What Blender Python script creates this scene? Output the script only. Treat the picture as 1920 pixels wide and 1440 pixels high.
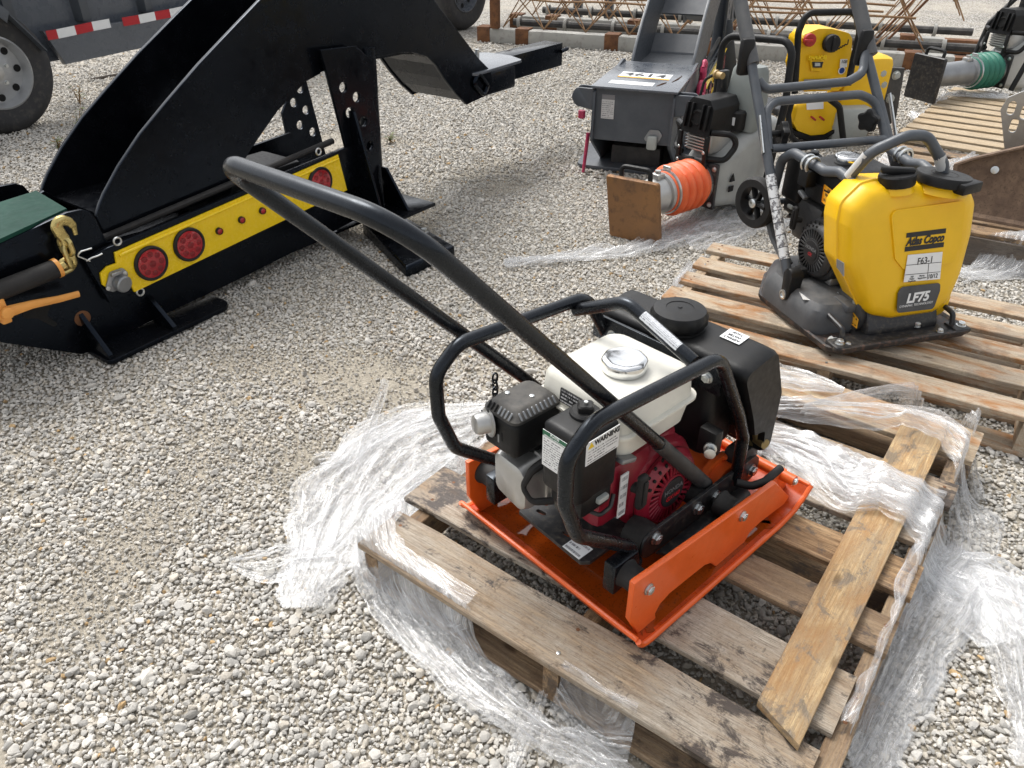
import bpy, bmesh, math, random
import numpy as np
from mathutils import Vector, Matrix, noise as mnoise
for o in list(bpy.data.objects): bpy.data.objects.remove(o)
random.seed(7); np.random.seed(7)
R=math.radians
scene=bpy.context.scene
COL=scene.collection
# ---------------------------------------------------------------- camera
CAM_H=1.40; PITCH=33.2; FPX=1442.0          # metres, degrees, focal length in photo pixels (1920 wide)
cd=bpy.data.cameras.new('camera'); cam=bpy.data.objects.new('camera',cd); COL.objects.link(cam)
cam.location=(0,0,CAM_H); cam.rotation_euler=(R(90-PITCH),0,0)
cd.sensor_fit='HORIZONTAL'; cd.sensor_width=36; cd.lens=36*FPX/1920
cd.clip_start=.02; cd.clip_end=500
scene.camera=cam
# ---------------------------------------------------------------- sky: thin bright overcast
w=bpy.data.worlds.new('World'); scene.world=w; w.use_nodes=True
nt=w.node_tree; nt.nodes.clear()
sky=nt.nodes.new('ShaderNodeTexSky'); sky.sky_type='NISHITA'; sky.sun_disc=False
SUN_EL,SUN_AZ=58.0,-35.0                     # azimuth measured clockwise from +Y
sky.sun_elevation=R(SUN_EL); sky.sun_rotation=R(SUN_AZ); sky.dust_density=4; sky.ozone_density=1.0; sky.air_density=1.0
hs=nt.nodes.new('ShaderNodeHueSaturation'); hs.inputs['Saturation'].default_value=.16
bg=nt.nodes.new('ShaderNodeBackground'); bg.inputs['Strength'].default_value=.15
wo=nt.nodes.new('ShaderNodeOutputWorld')
nt.links.new(sky.outputs[0],hs.inputs['Color']); nt.links.new(hs.outputs[0],bg.inputs['Color']); nt.links.new(bg.outputs[0],wo.inputs['Surface'])
sd=bpy.data.lights.new('sun','SUN'); sd.energy=1.15; sd.angle=R(26); sd.color=(1,.965,.91)
sun=bpy.data.objects.new('sun',sd); COL.objects.link(sun)
_a,_e=R(SUN_AZ),R(SUN_EL)
sun.rotation_euler=Vector((math.sin(_a)*math.cos(_e),math.cos(_a)*math.cos(_e),math.sin(_e))).to_track_quat('Z','Y').to_euler()
sun.location=(0,0,6)
vs=scene.view_settings; vs.view_transform='Standard'; vs.look='None'; vs.gamma=1; vs.exposure=.82
scene.render.engine='CYCLES'
scene.cycles.transparent_max_bounces=24; scene.cycles.max_bounces=8
# ---------------------------------------------------------------- pixel helpers (a pixel is only a direction; a plane gives the distance)
_p=R(PITCH); FW=np.array([0,math.cos(_p),-math.sin(_p)]); RT=np.array([1.,0,0]); UP=np.array([0,math.sin(_p),math.cos(_p)]); OC=np.array([0,0,CAM_H])
def ray(x,y): return FW+RT*(x-960)/FPX-UP*(y-720)/FPX
def gz(x,y,z=0.):
    d=ray(x,y); return OC+d*((z-CAM_H)/d[2])
class Frame:
    def __init__(s,o,deg):
        s.o=np.array(o,float); s.deg=deg; a=R(deg)
        s.R=np.array([[math.cos(a),math.sin(a),0],[-math.sin(a),math.cos(a),0],[0,0,1.]])
    def l(s,P): return s.R@(np.array(P)-s.o)
    def w(s,p): return s.o+np.array(p)@s.R
    def at(s,x,y,X=None,Y=None,Z=None):
        i,v=(0,X) if X is not None else (1,Y) if Y is not None else (2,Z)
        d=ray(x,y); n=s.R[i]; t=(v-n@(OC-s.o))/(n@d); return s.l(OC+d*t)
# ---------------------------------------------------------------- object helpers
def link(o,parent=None):
    COL.objects.link(o)
    if parent is not None: o.parent=parent
    return o
def tag(o,label=None,cat=None,group=None,kind=None):
    for k,v in (('label',label),('category',cat),('group',group),('kind',kind)):
        if v: o[k]=v
    return o
def thing(name,label,cat,loc=(0,0,0),rz=0,group=None,rot=None):
    o=bpy.data.objects.new(name,None); o.empty_display_size=.1; link(o); o.location=tuple(loc)
    o.rotation_euler=rot if rot is not None else (0,0,R(rz))
    return tag(o,label,cat,group)
def fthing(name,label,cat,fr,group=None): return thing(name,label,cat,fr.o,fr.deg,group)
def fillet(pts,r,n=5,closed=False):
    """round the corners of a polyline (any dimension)"""
    P=[np.array(p,float) for p in pts]; out=[]; N=len(P)
    rr=r if isinstance(r,(list,tuple)) else [r]*N
    for i in range(N):
        if not closed and i in (0,N-1): out.append(P[i]); continue
        a,b,c=P[i-1],P[i],P[(i+1)%N]; u=a-b; v=c-b; lu,lv=np.linalg.norm(u),np.linalg.norm(v)
        if lu<1e-9 or lv<1e-9 or rr[i]<=0: out.append(b); continue
        u/=lu; v/=lv; cs=max(-1,min(1,float(u@v))); ang=math.acos(cs)
        if ang>math.pi-.05 or ang<.02: out.append(b); continue
        t=min(rr[i]/math.tan(ang/2),lu*.48,lv*.48); rad=t*math.tan(ang/2)
        bis=(u+v)/np.linalg.norm(u+v); cen=b+bis*(rad/math.sin(ang/2))
        s,e=b+u*t-cen,b+v*t-cen; th=math.acos(max(-1,min(1,float(s@e)/(rad*rad))))
        for k in range(n+1):
            f=k/n
            out.append(cen+(math.sin((1-f)*th)*s+math.sin(f*th)*e)/math.sin(th))
    return out
class MB:
    """collects shapes into one mesh"""
    def __init__(s): s.bm=bmesh.new()
    def _new(s,vs,fs):
        bv=[s.bm.verts.new(tuple(map(float,v))) for v in vs]; out=[]
        for f in fs:
            try: out.append(s.bm.faces.new([bv[i] for i in f]))
            except ValueError: pass
        return bv,out
    def _bev(s,faces,b,seg=2):
        es={e for f in faces for e in f.edges}
        if b>0: bmesh.ops.bevel(s.bm,geom=list(es),offset=b,segments=seg,profile=.5,affect='EDGES',clamp_overlap=True)
    def box(s,c,d,rot=None,b=0,seg=2):
        c=np.array(c,float); h=np.array(d,float)/2
        M=np.array(rot) if rot is not None else np.eye(3)
        vs=[c+M@(h*np.array(k)) for k in [(-1,-1,-1),(1,-1,-1),(1,1,-1),(-1,1,-1),(-1,-1,1),(1,-1,1),(1,1,1),(-1,1,1)]]
        _,f=s._new(vs,[(0,3,2,1),(4,5,6,7),(0,1,5,4),(1,2,6,5),(2,3,7,6),(3,0,4,7)]); s._bev(f,b,seg); return s
    def box2(s,a,b_,**k):
        a=np.array(a,float); b_=np.array(b_,float); return s.box((a+b_)/2,abs(b_-a),**k)
    def hexa(s,vs,b=0,seg=2):
        _,f=s._new(vs,[(0,3,2,1),(4,5,6,7),(0,1,5,4),(1,2,6,5),(2,3,7,6),(3,0,4,7)]); s._bev(f,b,seg); return s
    def loft(s,rings,caps=True,closed=True):
        n=len(rings[0]); vs=[p for r in rings for p in r]; fs=[]
        for i in range(len(rings)-1):
            for j in range(n if closed else n-1):
                k=(j+1)%n; fs.append((i*n+j,i*n+k,(i+1)*n+k,(i+1)*n+j))
        if caps: fs.append(tuple(range(n))[::-1]); fs.append(tuple(range((len(rings)-1)*n,len(rings)*n)))
        s._new(vs,fs); return s
    def tube(s,pts,r,fl=0,seg=12,caps=True,n=6,closed=False,flat=1.0,up=None):
        P=fillet(pts,fl,n,closed) if fl else [np.array(p,float) for p in pts]
        N=len(P); rr=r if isinstance(r,(list,tuple,np.ndarray)) else [r]*N
        if len(rr)!=N: rr=np.interp(np.linspace(0,1,N),np.linspace(0,1,len(rr)),rr)
        T=[]
        for i in range(N):
            a=P[i-1] if (i>0 or closed) else P[i]; b=P[(i+1)%N] if (i<N-1 or closed) else P[i]
            t=b-a; L=np.linalg.norm(t); T.append(t/L if L>1e-12 else np.array([0,0,1.]))
        ref=np.array(up,float) if up is not None else (np.array([0,0,1.]) if abs(T[0][2])<.9 else np.array([1.,0,0]))
        u=ref-T[0]*(ref@T[0]); u/=np.linalg.norm(u); rings=[]
        for i in range(N):
            u=u-T[i]*(u@T[i]); u/=np.linalg.norm(u); v=np.cross(T[i],u)
            rings.append([P[i]+rr[i]*(u*math.cos(2*math.pi*k/seg)+flat*v*math.sin(2*math.pi*k/seg)) for k in range(seg)])
        if closed: rings.append(rings[0])
        return s.loft(rings,caps and not closed)
    def lathe(s,prof,o=(0,0,0),axis=(0,0,1),seg=24,caps=True,wob=None):
        o=np.array(o,float); a=np.array(axis,float); a/=np.linalg.norm(a)
        ref=np.array([0,0,1.]) if abs(a[2])<.9 else np.array([1.,0,0])
        u=ref-a*(ref@a); u/=np.linalg.norm(u); v=np.cross(a,u)
        rings=[[o+a*z+(r*(wob(k/seg,z) if wob else 1))*(u*math.cos(2*math.pi*k/seg)+v*math.sin(2*math.pi*k/seg)) for k in range(seg)] for r,z in prof]
        return s.loft(rings,caps)
    def prism(s,poly,o,ux,uy,t,b=0,seg=2):
        """polygon in the plane (o,ux,uy), extruded by t along ux x uy"""
        o,ux,uy=[np.array(q,float) for q in (o,ux,uy)]; n=np.cross(ux,uy); n/=np.linalg.norm(n)
        P=[o+ux*p[0]+uy*p[1] for p in poly]
        bot=P; top=[p+n*t for p in P]; m=len(P)
        vs=bot+top; fs=[tuple(range(m))[::-1],tuple(range(m,2*m))]+[(i,(i+1)%m,m+(i+1)%m,m+i) for i in range(m)]
        _,f=s._new(vs,fs)
        if b>0:
            es={e for ff in f[:2] for e in ff.edges}
            bmesh.ops.bevel(s.bm,geom=list(es),offset=b,segments=seg,profile=.5,affect='EDGES',clamp_overlap=True)
        return s
    def bolt(s,p,axis,r=.009,h=.007,washer=True):
        p=np.array(p,float); a=np.array(axis,float); a/=np.linalg.norm(a)
        if washer: s.lathe([(r*1.25,0),(r*1.25,.002),(r*1.0,.0025)],p,a,14)
        s.lathe([(r,.002),(r,h*.85),(r*.86,h)],p,a,6); s.lathe([(r*.5,h),(r*.45,h+.001)],p,a,8)
        return s
    def sphere(s,c,r,sc=(1,1,1),seg=12,rings=8):
        m=Matrix.Translation(Vector(c))@Matrix.Diagonal((r*sc[0],r*sc[1],r*sc[2],1))
        bmesh.ops.create_uvsphere(s.bm,u_segments=seg,v_segments=rings,radius=1,matrix=m); return s
    def done(s,name,mat,parent=None,smooth=35,label=None,cat=None,group=None,kind=None):
        bmesh.ops.recalc_face_normals(s.bm,faces=s.bm.faces)
        me=bpy.data.meshes.new(name); s.bm.to_mesh(me); s.bm.free()
        if smooth:
            me.polygons.foreach_set('use_smooth',[True]*len(me.polygons)); me.set_sharp_from_angle(angle=R(smooth))
        if mat is not None: me.materials.append(MAT[mat] if isinstance(mat,str) else mat)
        o=bpy.data.objects.new(name,me); link(o,parent); return tag(o,label,cat,group,kind)
def mesh_obj(name,me,mat,parent=None,**k):
    me.materials.clear(); me.materials.append(MAT[mat] if isinstance(mat,str) else mat)
    o=bpy.data.objects.new(name,me); link(o,parent); return tag(o,**k)
def plate(name,mat,parent,loops,o,ux,uy,t,bev=.001,res=1):
    """flat plate with holes: loops of 2D points (first outer, rest holes), centred on the plane (o,ux,uy)"""
    cu=bpy.data.curves.new('c','CURVE'); cu.dimensions='2D'; cu.fill_mode='BOTH'; cu.extrude=t/2-bev; cu.bevel_depth=bev; cu.bevel_resolution=res; cu.offset=-bev
    for L in loops:
        sp=cu.splines.new('POLY'); sp.points.add(len(L)-1); sp.use_cyclic_u=True
        for q,p in zip(sp.points,L): q.co=(p[0],p[1],0,1)
    ob=bpy.data.objects.new('c',cu); me=bpy.data.meshes.new_from_object(ob); bpy.data.objects.remove(ob); bpy.data.curves.remove(cu)
    X,Y=Vector(ux).normalized(),Vector(uy).normalized(); Z=X.cross(Y)
    m=Matrix(((X.x,Y.x,Z.x,o[0]),(X.y,Y.y,Z.y,o[1]),(X.z,Y.z,Z.z,o[2]),(0,0,0,1)))
    me.transform(m); me.name=name
    me.polygons.foreach_set('use_smooth',[True]*len(me.polygons)); me.set_sharp_from_angle(angle=R(35))
    return mesh_obj(name,me,mat,parent)
def circ(c,r,n=16): return [(c[0]+r*math.cos(2*math.pi*k/n),c[1]+r*math.sin(2*math.pi*k/n)) for k in range(n)]
def slot(c,L,wd,ang=0,n=5):
    pts=[]; ca,sa=math.cos(ang),math.sin(ang)
    for sgn,st in ((1,-90),(-1,90)):
        for k in range(n+1):
            a=R(st+180*k/n); x=sgn*(L-wd)/2+wd/2*math.cos(a); y=wd/2*math.sin(a); pts.append((c[0]+x*ca-y*sa,c[1]+x*sa+y*ca))
    return pts
def text(s,size,o,ux,uy,mat,parent,name='lettering',align='CENTER',ext=.0003,shear=0,bold=0,sx=1.0):
    cu=bpy.data.curves.new('t','FONT'); cu.body=s; cu.size=size; cu.align_x=align; cu.align_y='CENTER'; cu.extrude=ext; cu.shear=shear; cu.offset=bold; cu.resolution_u=3
    ob=bpy.data.objects.new('t',cu); me=bpy.data.meshes.new_from_object(ob); bpy.data.objects.remove(ob); bpy.data.curves.remove(cu)
    X,Y=Vector(ux).normalized(),Vector(uy).normalized(); Z=X.cross(Y).normalized()
    me.transform(Matrix(((X.x*sx,Y.x,Z.x,o[0]),(X.y*sx,Y.y,Z.y,o[1]),(X.z*sx,Y.z,Z.z,o[2]),(0,0,0,1))))
    me.name=name; return mesh_obj(name,me,mat,parent)
def sticker(name,mat,parent,c,off=.0012):
    """thin label: four corners (bottom left, bottom right, top right, top left)"""
    c=[np.array(p,float) for p in c]; n=np.cross(c[1]-c[0],c[3]-c[0]); n/=np.linalg.norm(n)
    me=bpy.data.meshes.new(name); v=[p+n*off for p in c]+[p for p in c]
    me.from_pydata([tuple(p) for p in v],[],[(0,1,2,3),(0,4,5,1),(1,5,6,2),(2,6,7,3),(3,7,4,0)])
    uv=me.uv_layers.new(name='UVMap'); base=[(0,0),(1,0),(1,1),(0,1)]
    for li,u in zip(range(4),base): uv.data[li].uv=u
    for li in range(4,20): uv.data[li].uv=(.01,.01)
    return mesh_obj(name,me,mat,parent)
# ================================================================= materials
MAT={}
class NT:
    def __init__(s,name):
        m=bpy.data.materials.new(name); m.use_nodes=True; s.m=m; s.t=m.node_tree; s.t.nodes.clear()
        s.out=s.t.nodes.new('ShaderNodeOutputMaterial'); MAT[name]=m
    def n(s,ty,_ins=None,**k):
        nd=s.t.nodes.new('ShaderNode'+ty)
        for a,v in k.items(): setattr(nd,a,v)
        for a,v in (_ins or {}).items():
            if hasattr(v,'is_output') or isinstance(v,bpy.types.NodeSocket): s.t.links.new(v,nd.inputs[a])
            else: nd.inputs[a].default_value=v
        return nd
    def co(s,kind='Object'): return s.n('TexCoord').outputs[kind]
    def mp(s,v,scale=(1,1,1),loc=(0,0,0),rot=(0,0,0)): return s.n('Mapping',{0:v,1:loc,2:rot,3:scale}).outputs[0]
    def noise(s,v,scale,detail=4,rough=.55,dist=0): 
        return s.n('TexNoise',{'Vector':v,'Scale':scale,'Detail':detail,'Roughness':rough,'Distortion':dist}).outputs[0]
    def ramp(s,f,a,b,c0=(0,0,0,1),c1=(1,1,1,1)):
        r=s.n('ValToRGB',{0:f}); e=r.color_ramp.elements; e[0].position=a; e[1].position=b; e[0].color=c0; e[1].color=c1; return r.outputs[0]
    def mix(s,f,a,b,bt='MIX'):
        nd=s.n('Mix',data_type='RGBA',blend_type=bt)
        for i,v in ((0,f),(6,a),(7,b)):
            if isinstance(v,bpy.types.NodeSocket): s.t.links.new(v,nd.inputs[i])
            else: nd.inputs[i].default_value=v if i==0 else (*v[:3],1)
        return nd.outputs[2]
    def math(s,op,a,b=0.):
        return s.n('Math',{0:a,1:b},operation=op).outputs[0]
    def bump(s,h,strength=.3,dist=.002): return s.n('Bump',{'Strength':strength,'Distance':dist,'Height':h}).outputs[0]
    def pbsdf(s,**k):
        p=s.n('BsdfPrincipled',{a.replace('_',' '):v for a,v in k.items()}); s.t.links.new(p.outputs[0],s.out.inputs[0]); return p
def c4(c): return (*c,1)
def paint(name,col,rough=.45,metal=0,var=.12,dust=.0,dustc=(.42,.38,.32),bs=.15,bscale=300,scale=9,spec=.5,coat=0,speck=0,stint=(1,1,1)):
    t=NT(name); v=t.co()
    n1=t.noise(v,scale,5,.6); n2=t.noise(v,scale*7,4,.6)
    c=t.mix(t.ramp(n1,.3,.7),[x*(1-var) for x in col],[min(1,x*(1+var)) for x in col])
    if dust>0:
        nz=t.n('SeparateXYZ',{0:t.n('NewGeometry').outputs['Normal']}).outputs[2]
        up=t.ramp(nz,-.2,1.0); f=t.math('MULTIPLY',t.ramp(t.math('ADD',t.math('MULTIPLY',n1,.6),t.math('MULTIPLY',n2,.4)),.38,.72),dust)
        f=t.math('MULTIPLY',f,t.math('ADD',t.math('MULTIPLY',up,.7),.3)); c=t.mix(f,c,dustc)
    if speck>0:
        n3=t.noise(v,scale*22,3,.7); c=t.mix(t.math('MULTIPLY',t.ramp(n3,.62,.72),speck),c,(.05,.035,.03))
    r=t.ramp(n2,.25,.75,(max(.04,rough-.1),)*3+(1,),(min(1,rough+.12),)*3+(1,))
    b=t.bump(t.noise(v,bscale,3,.6),bs,.0006)
    t.pbsdf(Base_Color=c,Roughness=r,Metallic=metal,Normal=b,IOR=1.5,Coat_Weight=coat,Coat_Roughness=.15,Specular_IOR_Level=spec,Specular_Tint=(*stint,1))
    return t.m
paint('black_paint',(.0055,.006,.0075),.26,var=.3,dust=.02,bs=.08,spec=.38,stint=(.75,.86,1))
paint('black_gloss',(.0022,.0027,.004),.22,var=.35,dust=.015,scale=3,bs=.05,spec=.24,stint=(.55,.72,1))
paint('black_plastic',(.006,.0065,.0075),.46,spec=.28,var=.25,dust=.04,bs=.45,bscale=420)
paint('black_shroud',(.028,.029,.031),.45,var=.2,dust=.12,bs=.2)
paint('black_dusty',(.022,.023,.025),.62,var=.3,dust=.38,bs=.3)
paint('rubber',(.009,.009,.010),.65,var=.3,dust=.10,bs=.3,spec=.35)
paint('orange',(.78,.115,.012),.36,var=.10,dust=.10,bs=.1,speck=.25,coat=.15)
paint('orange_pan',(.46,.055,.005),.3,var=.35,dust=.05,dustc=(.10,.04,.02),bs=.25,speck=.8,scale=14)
paint('red_shroud',(.235,.004,.020),.40,var=.18,dust=.10,bs=.15)
paint('casting_grey',(.32,.33,.32),.5,var=.12,dust=.15)
paint('tank_grey',(.20,.22,.21),.45,var=.08,dust=.08)
paint('cream',(.74,.72,.64),.40,var=.05,dust=.20,dustc=(.45,.43,.38),bs=.08,speck=.10)
paint('yellow',(.83,.49,.002),.38,var=.05,dust=.03,bs=.35,bscale=500)
paint('yellow_gloss',(.83,.57,.002),.25,var=.04,dust=.03)
paint('grey_paint',(.062,.072,.086),.42,var=.12,dust=.12,bs=.15)
paint('grey_light_and_sheen',(.085,.098,.118),.28,var=.14,dust=.14,scale=2.5,coat=.3)  # light grey trailer paint; also puts sky reflection into lid and coupler colour
paint('grey_plastic',(.060,.064,.070),.58,var=.15,dust=.22,bs=.4)
paint('light_grey',(.38,.40,.38),.45,var=.10,dust=.18)
paint('white_grey',(.52,.53,.51),.45,var=.08,dust=.15)
paint('green_sheen',(.006,.045,.032),.65,var=.25,dust=.03,scale=6,spec=.15)  # green reflection on the steel lid, put into its base colour
paint('green_bellows',(.015,.16,.11),.5,var=.12,dust=.12)
paint('bellows_orange',(.80,.125,.025),.45,var=.12,dust=.22,dustc=(.55,.45,.38))
paint('pink',(.42,.03,.09),.45,var=.2,dust=.08)
paint('binder_orange',(.75,.33,.07),.42,var=.1)
paint('chrome',(.75,.76,.77),.18,metal=1,var=.06)
paint('zinc',(.60,.62,.62),.33,metal=1,var=.15,bs=.2)
paint('alu',(.50,.50,.49),.42,metal=.85,var=.12,bs=.3,dust=.15)
paint('steel_grey',(.27,.28,.29),.42,metal=.6,var=.15)
paint('rim_silver',(.42,.43,.44),.38,metal=.5,var=.12,dust=.15)
paint('gold_chromate',(.52,.42,.17),.30,metal=.9,var=.25)
paint('brass',(.34,.27,.13),.45,metal=.8,var=.25)
paint('white_print',(.78,.79,.79),.4,var=.03)
paint('red_print',(.45,.012,.02),.4,var=.05)
paint('ink',(.012,.012,.014),.5,var=.05)
paint('green_print',(.012,.13,.06),.4)
paint('yellow_print',(.80,.55,.02),.4)
paint('orange_print',(.85,.42,.03),.4)
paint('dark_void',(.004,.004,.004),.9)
paint('blue_print',(.02,.06,.25),.4)
paint('lens_red',(.34,.004,.014),.12,var=.3,coat=.5)
paint('lens_dark',(.20,.003,.010),.15,var=.3)
paint('tan_filter',(.40,.27,.11),.35)
paint('knob_red',(.40,.02,.02),.4)
paint('amber',(.35,.06,.01),.3)
def rusty(name,c1,c2,c3,scale=8,rough=.8,metal=.2):
    t=NT(name); v=t.co(); a=t.noise(v,scale,6,.65); b=t.noise(v,scale*4,5,.7)
    c=t.mix(t.ramp(a,.35,.62),c1,c2); c=t.mix(t.math('MULTIPLY',t.ramp(b,.5,.68),.8),c,c3)
    t.pbsdf(Base_Color=c,Roughness=t.ramp(b,.3,.7,(rough-.25,)*3+(1,),(rough,)*3+(1,)),Metallic=metal,Normal=t.bump(b,.5,.0012)); return t.m
rusty('rust_foot',(.20,.105,.05),(.30,.15,.055),(.10,.06,.04),5,.65,.35)
rusty('rust',(.11,.045,.02),(.22,.095,.035),(.05,.028,.018),12)
rusty('rebar',(.20,.105,.045),(.30,.18,.085),(.10,.05,.03),6,.85,0)
rusty('mud_rust',(.10,.062,.04),(.17,.11,.07),(.055,.035,.025),26,.9,0)
rusty('plate_edge',(.02,.02,.022),(.035,.03,.028),(.17,.10,.07),14,.7,.1)
rusty('black_worn',(.016,.016,.018),(.022,.022,.024),(.085,.075,.06),16,.55,.1)
rusty('concrete',(.30,.30,.28),(.40,.39,.36),(.22,.21,.19),3,.9,0)
rusty('tyre',(.022,.022,.024),(.032,.032,.034),(.075,.070,.062),6,.85,0)
def tyre_wall(): pass
# printed sheets: white paper with rows of small dark type
def sheet(name,base=(.78,.79,.79),ink=(.05,.05,.06),rows=9,top=.8,cols=26,head=None,margin=.05):
    t=NT(name); uv=t.co('UV'); sep=t.n('SeparateXYZ',{0:uv}); x,y=sep.outputs[0],sep.outputs[1]
    row=t.math('FRACT',t.math('MULTIPLY',y,rows)); inrow=t.math('MULTIPLY',t.math('GREATER_THAN',row,.28),t.math('LESS_THAN',row,.72))
    rid=t.math('FLOOR',t.math('MULTIPLY',y,rows))
    vec=t.n('CombineXYZ',{0:t.math('MULTIPLY',x,cols),1:t.math('MULTIPLY',rid,7.31),2:0.}).outputs[0]
    gl=t.math('GREATER_THAN',t.noise(vec,1.7,2,.8),.47)
    ln=t.n('TexWhiteNoise',{'Vector':t.n('CombineXYZ',{0:rid,1:3.1,2:0.}).outputs[0]}).outputs[0]
    inx=t.math('MULTIPLY',t.math('GREATER_THAN',x,margin),t.math('LESS_THAN',x,t.math('ADD',t.math('MULTIPLY',ln,.35),.62)))
    m=t.math('MULTIPLY',t.math('MULTIPLY',inrow,gl),t.math('MULTIPLY',inx,t.math('MULTIPLY',t.math('LESS_THAN',y,top),t.math('GREATER_THAN',y,.04))))
    c=t.mix(t.math('MULTIPLY',m,.85),base,ink)
    if head: c=t.mix(t.math('GREATER_THAN',y,head[0]),c,head[1])
    t.pbsdf(Base_Color=c,Roughness=.38); return t.m
sheet('sheet_warning',rows=8,top=.62,cols=30)
sheet('sheet_instr',rows=15,top=.80,cols=14,head=(.84,(.012,.13,.06)))
sheet('sheet_small',rows=5,top=.95,cols=20)
sheet('sheet_long',rows=4,top=.95,cols=60)
sheet('sheet_dark',base=(.02,.02,.022),ink=(.7,.7,.7),rows=4,top=.95,cols=16)
sheet('sheet_yellowhead',rows=5,top=.6,cols=18,head=(.66,(.80,.55,.02)))
sheet('sheet_strip',rows=3,top=.98,cols=44)
sheet('sheet_plate',base=(.55,.55,.54),ink=(.12,.12,.13),rows=12,top=.72,cols=14,head=(.80,(.2,.2,.21)))
sheet('sheet_orange',base=(.85,.42,.03),ink=(.03,.02,.01),rows=3,top=.9,cols=5)
sheet('sheet_pictos',base=(.74,.75,.75),ink=(.10,.10,.11),rows=6,top=.98,cols=3,margin=.15)
# ------------------------------------------------ wood
def wood(name,pale,dark,grey,weather=.5,stain=.3,stainc=(.022,.015,.011),wet=.0,wetc=(.30,.12,.03),thr=.520):
    t=NT(name); ob=t.n('ObjectInfo').outputs['Random']; v=t.co()
    off=t.n('CombineXYZ',{0:t.math('MULTIPLY',ob,37.),1:t.math('MULTIPLY',ob,91.),2:t.math('MULTIPLY',ob,53.)}).outputs[0]
    v=t.n('VectorMath',{0:v,1:off},operation='ADD').outputs[0]
    g=t.noise(t.mp(v,(1.4,24,24)),3.2,6,.68,1.6); f=t.noise(t.mp(v,(5,150,150)),3,5,.75,.3); f2=t.noise(t.mp(v,(40,60,60)),4,4,.7,.3)
    big=t.noise(t.mp(v,(2.6,6,6)),2.2,5,.72)
    c=t.mix(t.ramp(g,.36,.66),dark,pale); c=t.mix(t.math('MULTIPLY',t.ramp(f,.44,.58),.62),c,[x*.36 for x in dark])
    wt=t.math('MULTIPLY',t.ramp(t.math('ADD',t.math('MULTIPLY',big,.7),t.math('MULTIPLY',ob,.3)),.34,.60),weather)
    gr=t.mix(t.ramp(f,.40,.60),[x*.34 for x in grey],grey); c=t.mix(wt,c,gr)
    c=t.mix(t.math('MULTIPLY',t.ramp(f2,.52,.66),.35),c,[x*.4 for x in dark])
    if wet>0:
        wn=t.noise(t.mp(v,(2.0,7,7)),1.7,5,.68,.9); c=t.mix(t.math('MULTIPLY',t.ramp(wn,.48,.66),wet),c,t.mix(t.ramp(f,.35,.65),[x*.5 for x in wetc],wetc))
    r=.80
    if stain>0:
        s1=t.noise(t.mp(v,(8,11,11)),1.6,6,.75,.5); s2=t.noise(v,2.6,2,.5); s3=t.noise(t.mp(v,(30,40,40)),1.6,4,.7)
        sf=t.ramp(t.math('ADD',t.math('MULTIPLY',s1,.7),t.math('MULTIPLY',s2,.3)),thr,thr+.06)
        sp=t.math('MULTIPLY',t.ramp(s3,.61,.68),t.ramp(s2,.40,.62))
        sf=t.math('MULTIPLY',t.math('MAXIMUM',sf,sp),stain); c=t.mix(sf,c,t.mix(t.ramp(f,.4,.6),stainc,[x*2.6 for x in stainc]))
        r=t.ramp(sf,.0,.9,(.82,.82,.82,1),(.42,.42,.42,1))
    kn=t.n('TexVoronoi',{'Vector':t.mp(v,(2.4,6,6)),'Scale':1.6}).outputs['Distance']
    c=t.mix(t.math('MULTIPLY',t.ramp(kn,.04,.09,(1,1,1,1),(0,0,0,1)),.75),c,[x*.32 for x in dark])
    h=t.math('ADD',t.math('MULTIPLY',f,.8),t.math('MULTIPLY',g,.6))
    t.pbsdf(Base_Color=c,Roughness=r,Normal=t.bump(h,.8,.003)); return t.m
wood('wood_weathered',(.50,.37,.235),(.20,.12,.062),(.56,.505,.42),.78,.97,thr=.500)
wood('wood_brown',(.54,.37,.20),(.20,.105,.045),(.40,.33,.25),.4,.75,wet=.5,wetc=(.15,.075,.032))
wood('wood_loose',(.74,.55,.30),(.46,.27,.11),(.36,.30,.22),.55,.8,(.085,.068,.05),wet=.55,wetc=(.42,.20,.06))
wood('wood_pale',(.70,.57,.40),(.42,.28,.15),(.62,.57,.50),.45,.3,wet=.9,wetc=(.42,.17,.035))
wood('wood_new',(.64,.52,.36),(.44,.31,.17),(.52,.48,.41),.25,.10)
wood('wood_dark',(.20,.15,.11),(.10,.075,.055),(.22,.20,.18),.6,.4)
# ------------------------------------------------ gravel and ground
t=NT('stone'); a=t.n('Attribute',attribute_name='tint').outputs['Color']; v=t.co()
n=t.noise(v,90,4,.65); n2=t.noise(v,420,3,.6)
c=t.mix(1.0,a,t.ramp(n,.2,.8,(.74,.74,.74,1),(1.12,1.11,1.09,1)),'MULTIPLY')
t.pbsdf(Base_Color=c,Roughness=.88,Normal=t.bump(t.math('ADD',n,t.math('MULTIPLY',n2,.5)),.45,.002))
t=NT('ground'); v=t.co()
big=t.noise(v,.55,4,.55); mid=t.noise(v,3.1,5,.6); fine=t.noise(v,60,5,.75)
vo=t.n('TexVoronoi',{'Vector':v,'Scale':58.0,'Randomness':1.0}); vc=vo.outputs['Color']; vd=vo.outputs['Distance']
vo2=t.n('TexVoronoi',{'Vector':v,'Scale':120.0}); 
st=t.n('SeparateColor',{0:vc}).outputs[0]
stone=t.mix(st,(.34,.32,.285),(.60,.585,.55)); stone=t.mix(t.ramp(vd,.35,.62),stone,(.13,.115,.095))
dirt=t.mix(t.ramp(fine,.3,.7),(.25,.222,.178),(.45,.405,.33))
pk=t.ramp(t.math('ADD',t.math('MULTIPLY',big,.55),t.math('MULTIPLY',mid,.45)),.42,.58)
far=t.mix(t.math('MULTIPLY',pk,.7),stone,t.mix(.45,dirt,(.50,.455,.385)))
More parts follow.
